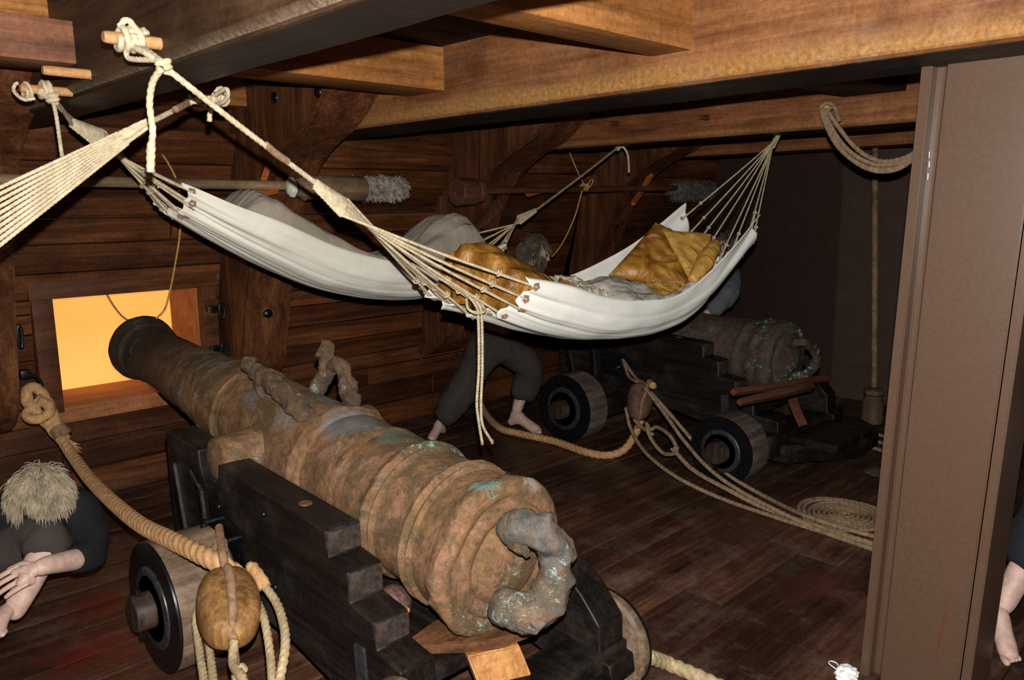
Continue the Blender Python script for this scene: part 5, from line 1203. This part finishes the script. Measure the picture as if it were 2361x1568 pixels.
# ---- standing man heaving at the far gun
Tm = thing('person', 'bearded barefoot person in dark brown trousers lunging behind the white hammock', 'person', (3.8, 3.95, 0))
hip = at(1122, 768, Y_, 4.0); kF = at(1222, 852, Y_, 3.88); aF = at(1188, 984, Z_, .02); aF[2] = .11; tF = at(1252, 995, Z_, .022); kB = at(1082, 880, Y_, 4.05); aB = at(1016, 985, Y_, 4.16); aB[2] = .10
ch = at(1165, 672, Y_, 3.98); nk = at(1195, 632, Y_, 3.96); hd = at(1233, 585, Y_, 3.93)
sR, sL = ch+v3(.08, -.17, .02), ch+v3(.06, .17, .04); eR, eL = v3(4.12, 3.66, .93), v3(4.10, 4.10, .95); wR, wL = v3(4.34, 3.62, .86), v3(4.33, 3.96, .88)
skin('body', {'p': (hip, .12), 'c': (ch, .125), 'n': (nk, .055), 'h': (nk+(hd-nk)*.55, .052), 'kf': (kF, .062), 'af': (aF, .038), 'kb': (kB, .062), 'ab': (aB+v3(0, 0, .03), .038), 'sr': (sR, .06), 'er': (eR, .042), 'wr': (wR, .028), 'sl': (sL, .06), 'el': (eL, .042), 'wl': (wL, .028)},
     [('p', 'c'), ('c', 'n'), ('n', 'h'), ('p', 'kf'), ('kf', 'af'), ('p', 'kb'), ('kb', 'ab'), ('c', 'sr'), ('sr', 'er'), ('er', 'wr'), ('c', 'sl'), ('sl', 'el'), ('el', 'wl')], M['skin'], Tm)
cF = kF+(aF-kF)*.72; cBk = kB+(aB-kB)*.98
skin('trousers', {'w': (hip+(ch-hip)*.25, .15), 'p': (hip, .155), 'tf': ((hip+kF)/2+v3(0, 0, .03), .135), 'kf': (kF+v3(.03, 0, .0), .122), 'mf': ((kF+cF)/2+v3(.02, 0, 0), .112), 'cf': (cF, .10), 'tb': ((hip+kB)/2, .128), 'kb': (kB, .112), 'mb': ((kB+cBk)/2+v3(-.02, 0, 0), .112), 'cb': (cBk+v3(-.02, 0, -.01), .108)},
     [('w', 'p'), ('p', 'tf'), ('tf', 'kf'), ('kf', 'mf'), ('mf', 'cf'), ('p', 'tb'), ('tb', 'kb'), ('kb', 'mb'), ('mb', 'cb')], M['trouser'], Tm, bump=.024)
skin('jacket', {'w': (hip+(ch-hip)*.2, .165), 'c': (ch, .17), 'n': (ch+(nk-ch)*.75, .095), 'sr': (sR, .085), 'er': (eR, .062), 'wr': (eR+(wR-eR)*.8, .048), 'sl': (sL, .085), 'el': (eL, .062), 'wl': (eL+(wL-eL)*.8, .048)},
     [('w', 'c'), ('c', 'n'), ('c', 'sr'), ('sr', 'er'), ('er', 'wr'), ('c', 'sl'), ('sl', 'el'), ('el', 'wl')], M['black_cloth'], Tm, bump=.012)
head(Tm, hd, (.74, -.62, -.28), (.25, -.1, 1), M['hair_brown'], .97, True, 1700, .055, 1.1, .0024, 3)
foot(Tm, aF, tF, M['skin'], 1.18); foot(Tm, aB, aB+v3(-.17, -.07, -.078), M['skin'], 1.)
hand(Tm, wR, (1, .1, -.3), (0, .3, -1), M['skin'], .6); hand(Tm, wL, (1, -.1, -.3), (0, -.3, -1), M['skin'], .6, thumb=-1)
# ---- seated man at the left edge
Ts = thing('person', 'blond mop-haired person in black sitting on the deck at the left, clasping a bare shin', 'person', (.5, 3.4, 0))
hc_ = at(94, 1146, Y_, 3.14); neck = at(70, 1150, Y_, 3.22)
pel = v3(.34, 3.62, .13); chs = v3(.50, 3.40, .44)
shR = at(178, 1150, Y_, 3.20); elR = at(203, 1284, Y_, 3.06); wrR = at(100, 1305, Y_, 2.94); shL = v3(.32, 3.25, .50)
kn = at(125, 1225, Y_, 3.10); ca = at(62, 1350, Y_, 3.03); an = at(22, 1432, Y_, 3.02); toe = at(-25, 1478, Y_, 2.90)
kn2 = v3(.30, 3.0, .42)
skin('body', {'p': (pel, .12), 'c': (chs, .12), 'n': (neck, .055), 'sr': (shR, .055), 'er': (elR, .044), 'mr': ((elR+wrR)/2, .040), 'wr': (wrR, .033), 'wr2': (wrR+nrm(at(15, 1345, Y_, 2.96)-wrR)*.035, .027), 'sl': (shL, .055), 'el': (v3(.22, 3.0, .38), .042), 'wl': (v3(.36, 2.86, .26), .03), 'k': (kn, .058), 'ca': (ca, .050), 'an': (an, .034), 'k2': (kn2, .06), 'a2': (v3(.25, 2.75, .09), .036)},
     [('p', 'c'), ('c', 'n'), ('c', 'sr'), ('sr', 'er'), ('er', 'mr'), ('mr', 'wr'), ('wr', 'wr2'), ('c', 'sl'), ('sl', 'el'), ('el', 'wl'), ('p', 'k'), ('k', 'ca'), ('ca', 'an'), ('p', 'k2'), ('k2', 'a2')], M['skin'], Ts)
skin('trousers', {'p': (pel, .155), 't': ((pel+kn)/2+v3(0, 0, .03), .12), 'k': (kn, .098), 'c': (kn+(ca-kn)*.62, .088), 't2': ((pel+kn2)/2, .12), 'k2': (kn2, .10), 'c2': (v3(.27, 2.85, .22), .08)},
     [('p', 't'), ('t', 'k'), ('k', 'c'), ('p', 't2'), ('t2', 'k2'), ('k2', 'c2')], M['brown_cloth'], Ts, bump=.014)
skin('jacket', {'w': (pel+(chs-pel)*.25, .165), 'c': (chs, .17), 'n': (neck-v3(0, -.03, .03), .10), 'sr': (shR, .085), 'mr': ((shR+elR)/2+v3(.02, 0, 0), .078), 'er': (elR+v3(.01, 0, -.01), .076), 'wr': (elR+(wrR-elR)*.42, .066), 'sl': (shL, .09), 'el': (v3(.22, 3.0, .38), .068), 'wl': (v3(.31, 2.92, .31), .055)},
     [('w', 'c'), ('c', 'n'), ('c', 'sr'), ('sr', 'mr'), ('mr', 'er'), ('er', 'wr'), ('c', 'sl'), ('sl', 'el'), ('el', 'wl')], M['black_cloth'], Ts, bump=.012)
head(Ts, hc_, (.20, -.62, -.75), (.1, -.55, .8), M['hair_blond'], .92, False, 2400, .055, 1.1, .0027, 11, low=-.35)
fd = at(15, 1345, Y_, 2.96)-wrR
hand(Ts, wrR+nrm(fd)*.012, fd, (-.1, .6, -.7), M['skin'], .28, 1.10, thumb=-1)
foot(Ts, an, toe, M['skin'], 1.0)
# ---- stooping man in grey beyond the far gun
Tg = thing('person', 'stooping person in a grey-blue shirt half hidden beyond the verdigris cannon', 'person', (5.25, 3.3, 0))
pg, cg, ng, hg = v3(5.30, 3.45, .80), v3(5.16, 3.16, 1.02), v3(5.06, 3.06, 1.14), v3(4.98, 2.98, 1.24)
eg, wg = at(1680, 684, X_, 5.02), v3(4.82, 3.05, .78)
skin('body', {'p': (pg, .12), 'c': (cg, .12), 'n': (ng, .055), 'k': (v3(5.2, 3.3, .42), .06), 'a': (v3(5.3, 3.45, .07), .04), 'k2': (v3(5.45, 3.35, .42), .06), 'a2': (v3(5.5, 3.5, .07), .04), 's': (cg+v3(.05, -.14, .04), .055), 'e': (eg, .04), 'w': (wg, .028), 's2': (cg+v3(-.1, .12, .03), .055), 'e2': (v3(4.95, 3.3, .85), .04), 'w2': (v3(4.85, 3.2, .78), .028)},
     [('p', 'c'), ('c', 'n'), ('p', 'k'), ('k', 'a'), ('p', 'k2'), ('k2', 'a2'), ('c', 's'), ('s', 'e'), ('e', 'w'), ('c', 's2'), ('s2', 'e2'), ('e2', 'w2')], M['skin'], Tg)
skin('shirt', {'p': (pg, .17), 'c': (cg, .17), 'n': (cg+(ng-cg)*.7, .09), 's': (cg+v3(.05, -.14, .04), .09), 'e': (eg, .078), 'w': (eg+(wg-eg)*.75, .06), 's2': (cg+v3(-.1, .12, .03), .09), 'e2': (v3(4.95, 3.3, .85), .07)},
     [('p', 'c'), ('c', 'n'), ('c', 's'), ('s', 'e'), ('e', 'w'), ('c', 's2'), ('s2', 'e2')], M['grey_cloth'], Tg, bump=.016)
skin('trousers', {'p': (pg, .15), 'k': (v3(5.2, 3.3, .42), .1), 'a': (v3(5.28, 3.42, .16), .08), 'k2': (v3(5.45, 3.35, .42), .1), 'a2': (v3(5.48, 3.47, .16), .08)}, [('p', 'k'), ('k', 'a'), ('p', 'k2'), ('k2', 'a2')], M['trouser'], Tg, bump=.012)
head(Tg, hg, (-.6, -.6, -.4), (0, 0, 1), M['hair_brown'], 1., False, 500, .07, .9, .003, 5)
foot(Tg, v3(5.3, 3.45, .09), v3(5.2, 3.3, .022), M['skin']); foot(Tg, v3(5.5, 3.5, .09), v3(5.42, 3.34, .022), M['skin'])
hand(Tg, wg, (-.6, .2, -.6), (-.3, .2, -.6), M['skin'], .6); hand(Tg, v3(4.85, 3.2, .78), (-.6, -.1, -.6), (-.3, -.2, -.6), M['skin'], .6, thumb=-1)
# ---- person kneeling beyond the column, only leg and bare foot in the picture
Tr = thing('person', 'person in dark navy trousers behind the column, only leg and bare foot showing', 'person', (3.4, .5, 0))
toeR = v3(2.965, .585, .022); anR = at(2300, 1420, X_, 3.09); anR[2] = .12; knR = v3(3.42, .56, .60); pR = v3(3.75, .20, .50)
skin('body', {'p': (pR, .13), 'k': (knR, .06), 'a': (anR, .040), 'c': (v3(3.70, .10, .85), .12), 'n': (v3(3.62, .02, 1.08), .055), 'k2': (v3(3.35, -.05, .50), .06), 'a2': (v3(3.40, .0, .10), .038), 's': (v3(3.6, .24, .98), .06), 'e': (v3(3.42, .28, .75), .04), 'w': (v3(3.32, .10, .62), .028), 's2': (v3(3.75, -.14, .98), .06), 'e2': (v3(3.5, -.2, .75), .04), 'w2': (v3(3.35, -.1, .62), .028)},
     [('p', 'k'), ('k', 'a'), ('p', 'c'), ('c', 'n'), ('p', 'k2'), ('k2', 'a2'), ('c', 's'), ('s', 'e'), ('e', 'w'), ('c', 's2'), ('s2', 'e2'), ('e2', 'w2')], M['skin'], Tr)
skin('trousers', {'p': (pR, .17), 't': ((pR+knR)/2, .13), 'k': (knR, .115), 'm': (knR+(anR-knR)*.45, .105), 'c': (knR+(anR-knR)*.72, .098), 'k2': (v3(3.35, -.05, .50), .1), 'a2': (v3(3.40, 0, .2), .08)}, [('p', 't'), ('t', 'k'), ('k', 'm'), ('m', 'c'), ('p', 'k2'), ('k2', 'a2')], M['navy'], Tr, bump=.014)
skin('jacket', {'p': (pR+v3(0, 0, .08), .17), 'c': (v3(3.70, .10, .85), .17), 'n': (v3(3.64, .04, 1.04), .09), 's': (v3(3.6, .24, .98), .085), 'e': (v3(3.42, .28, .75), .07), 's2': (v3(3.75, -.14, .98), .085), 'e2': (v3(3.5, -.2, .75), .07)}, [('p', 'c'), ('c', 'n'), ('c', 's'), ('s', 'e'), ('c', 's2'), ('s2', 'e2')], M['navy'], Tr, bump=.012)
head(Tr, v3(3.55, -.02, 1.22), (-.8, .3, -.4), (0, 0, 1), M['hair_brown'], 1., False, 400, .07, .9, .003, 6)
foot(Tr, anR, toeR, M['skin'], 1.05); foot(Tr, v3(3.40, 0, .09), v3(3.25, .0, .022), M['skin'])
GR = {'hanging_knee': 'hanging knees along the hull', 'deck_beam': 'deck beams overhead', 'carling': 'carlings between the beams', 'hammock': 'slung hammocks', 'wooden_peg': 'wooden pegs in the beams',
      'shackle': 'shackles beside the gun port', 'pole_bracket': 'orange pole brackets', 'golden_cord': 'golden cords', 'cannon': 'bronze cannons', 'gun_carriage': 'gun carriages', 'pulley_block': 'tackle blocks',
      'cushion_flap': 'loose satin pieces on the cushion', 'person': 'figures working the guns', 'rammer': 'rammers', 'quoin': 'wedges under the breeches', 'breeching_rope': 'thick breeching ropes', 'iron_ring': 'iron rings on the ship side'}
for o in bpy.data.objects:
    if o.parent is None and 'label' in o and o.name.split('.')[0] in GR: o['group'] = GR[o.name.split('.')[0]]
# ================================================================ camera, light
cam = bpy.data.cameras.new('camera'); co = bpy.data.objects.new('camera', cam); COL.objects.link(co); SC.camera = co
cam.sensor_width = 36; cam.lens = FPX/2361*36; cam.clip_start = .02; cam.clip_end = 60
co.matrix_world = Matrix([[*CM[0], 0], [*CM[1], 0], [*CM[2], CAMH], [0, 0, 0, 1]])
up = CM @ np.array([0, 1, 0]); rt = CM @ np.array([1, 0, 0])
fl = bpy.data.lights.new('camera_flash', 'POINT'); fl.energy = 520; fl.color = (1., .985, .95); fl.shadow_soft_size = .012
fo = bpy.data.objects.new('camera_flash', fl); COL.objects.link(fo); fo.location = (CC+up*.10+rt*.012+CM@np.array([0, 0, -.0])).tolist()
W = bpy.data.worlds.new('world'); SC.world = W; W.use_nodes = True
W.node_tree.nodes['Background'].inputs[0].default_value = (.9, .75, .6, 1); W.node_tree.nodes['Background'].inputs[1].default_value = .012
vs = SC.view_settings; vs.view_transform = 'Standard'; vs.look = 'None'; vs.exposure = 0; vs.gamma = 1; vs.use_curve_mapping = False
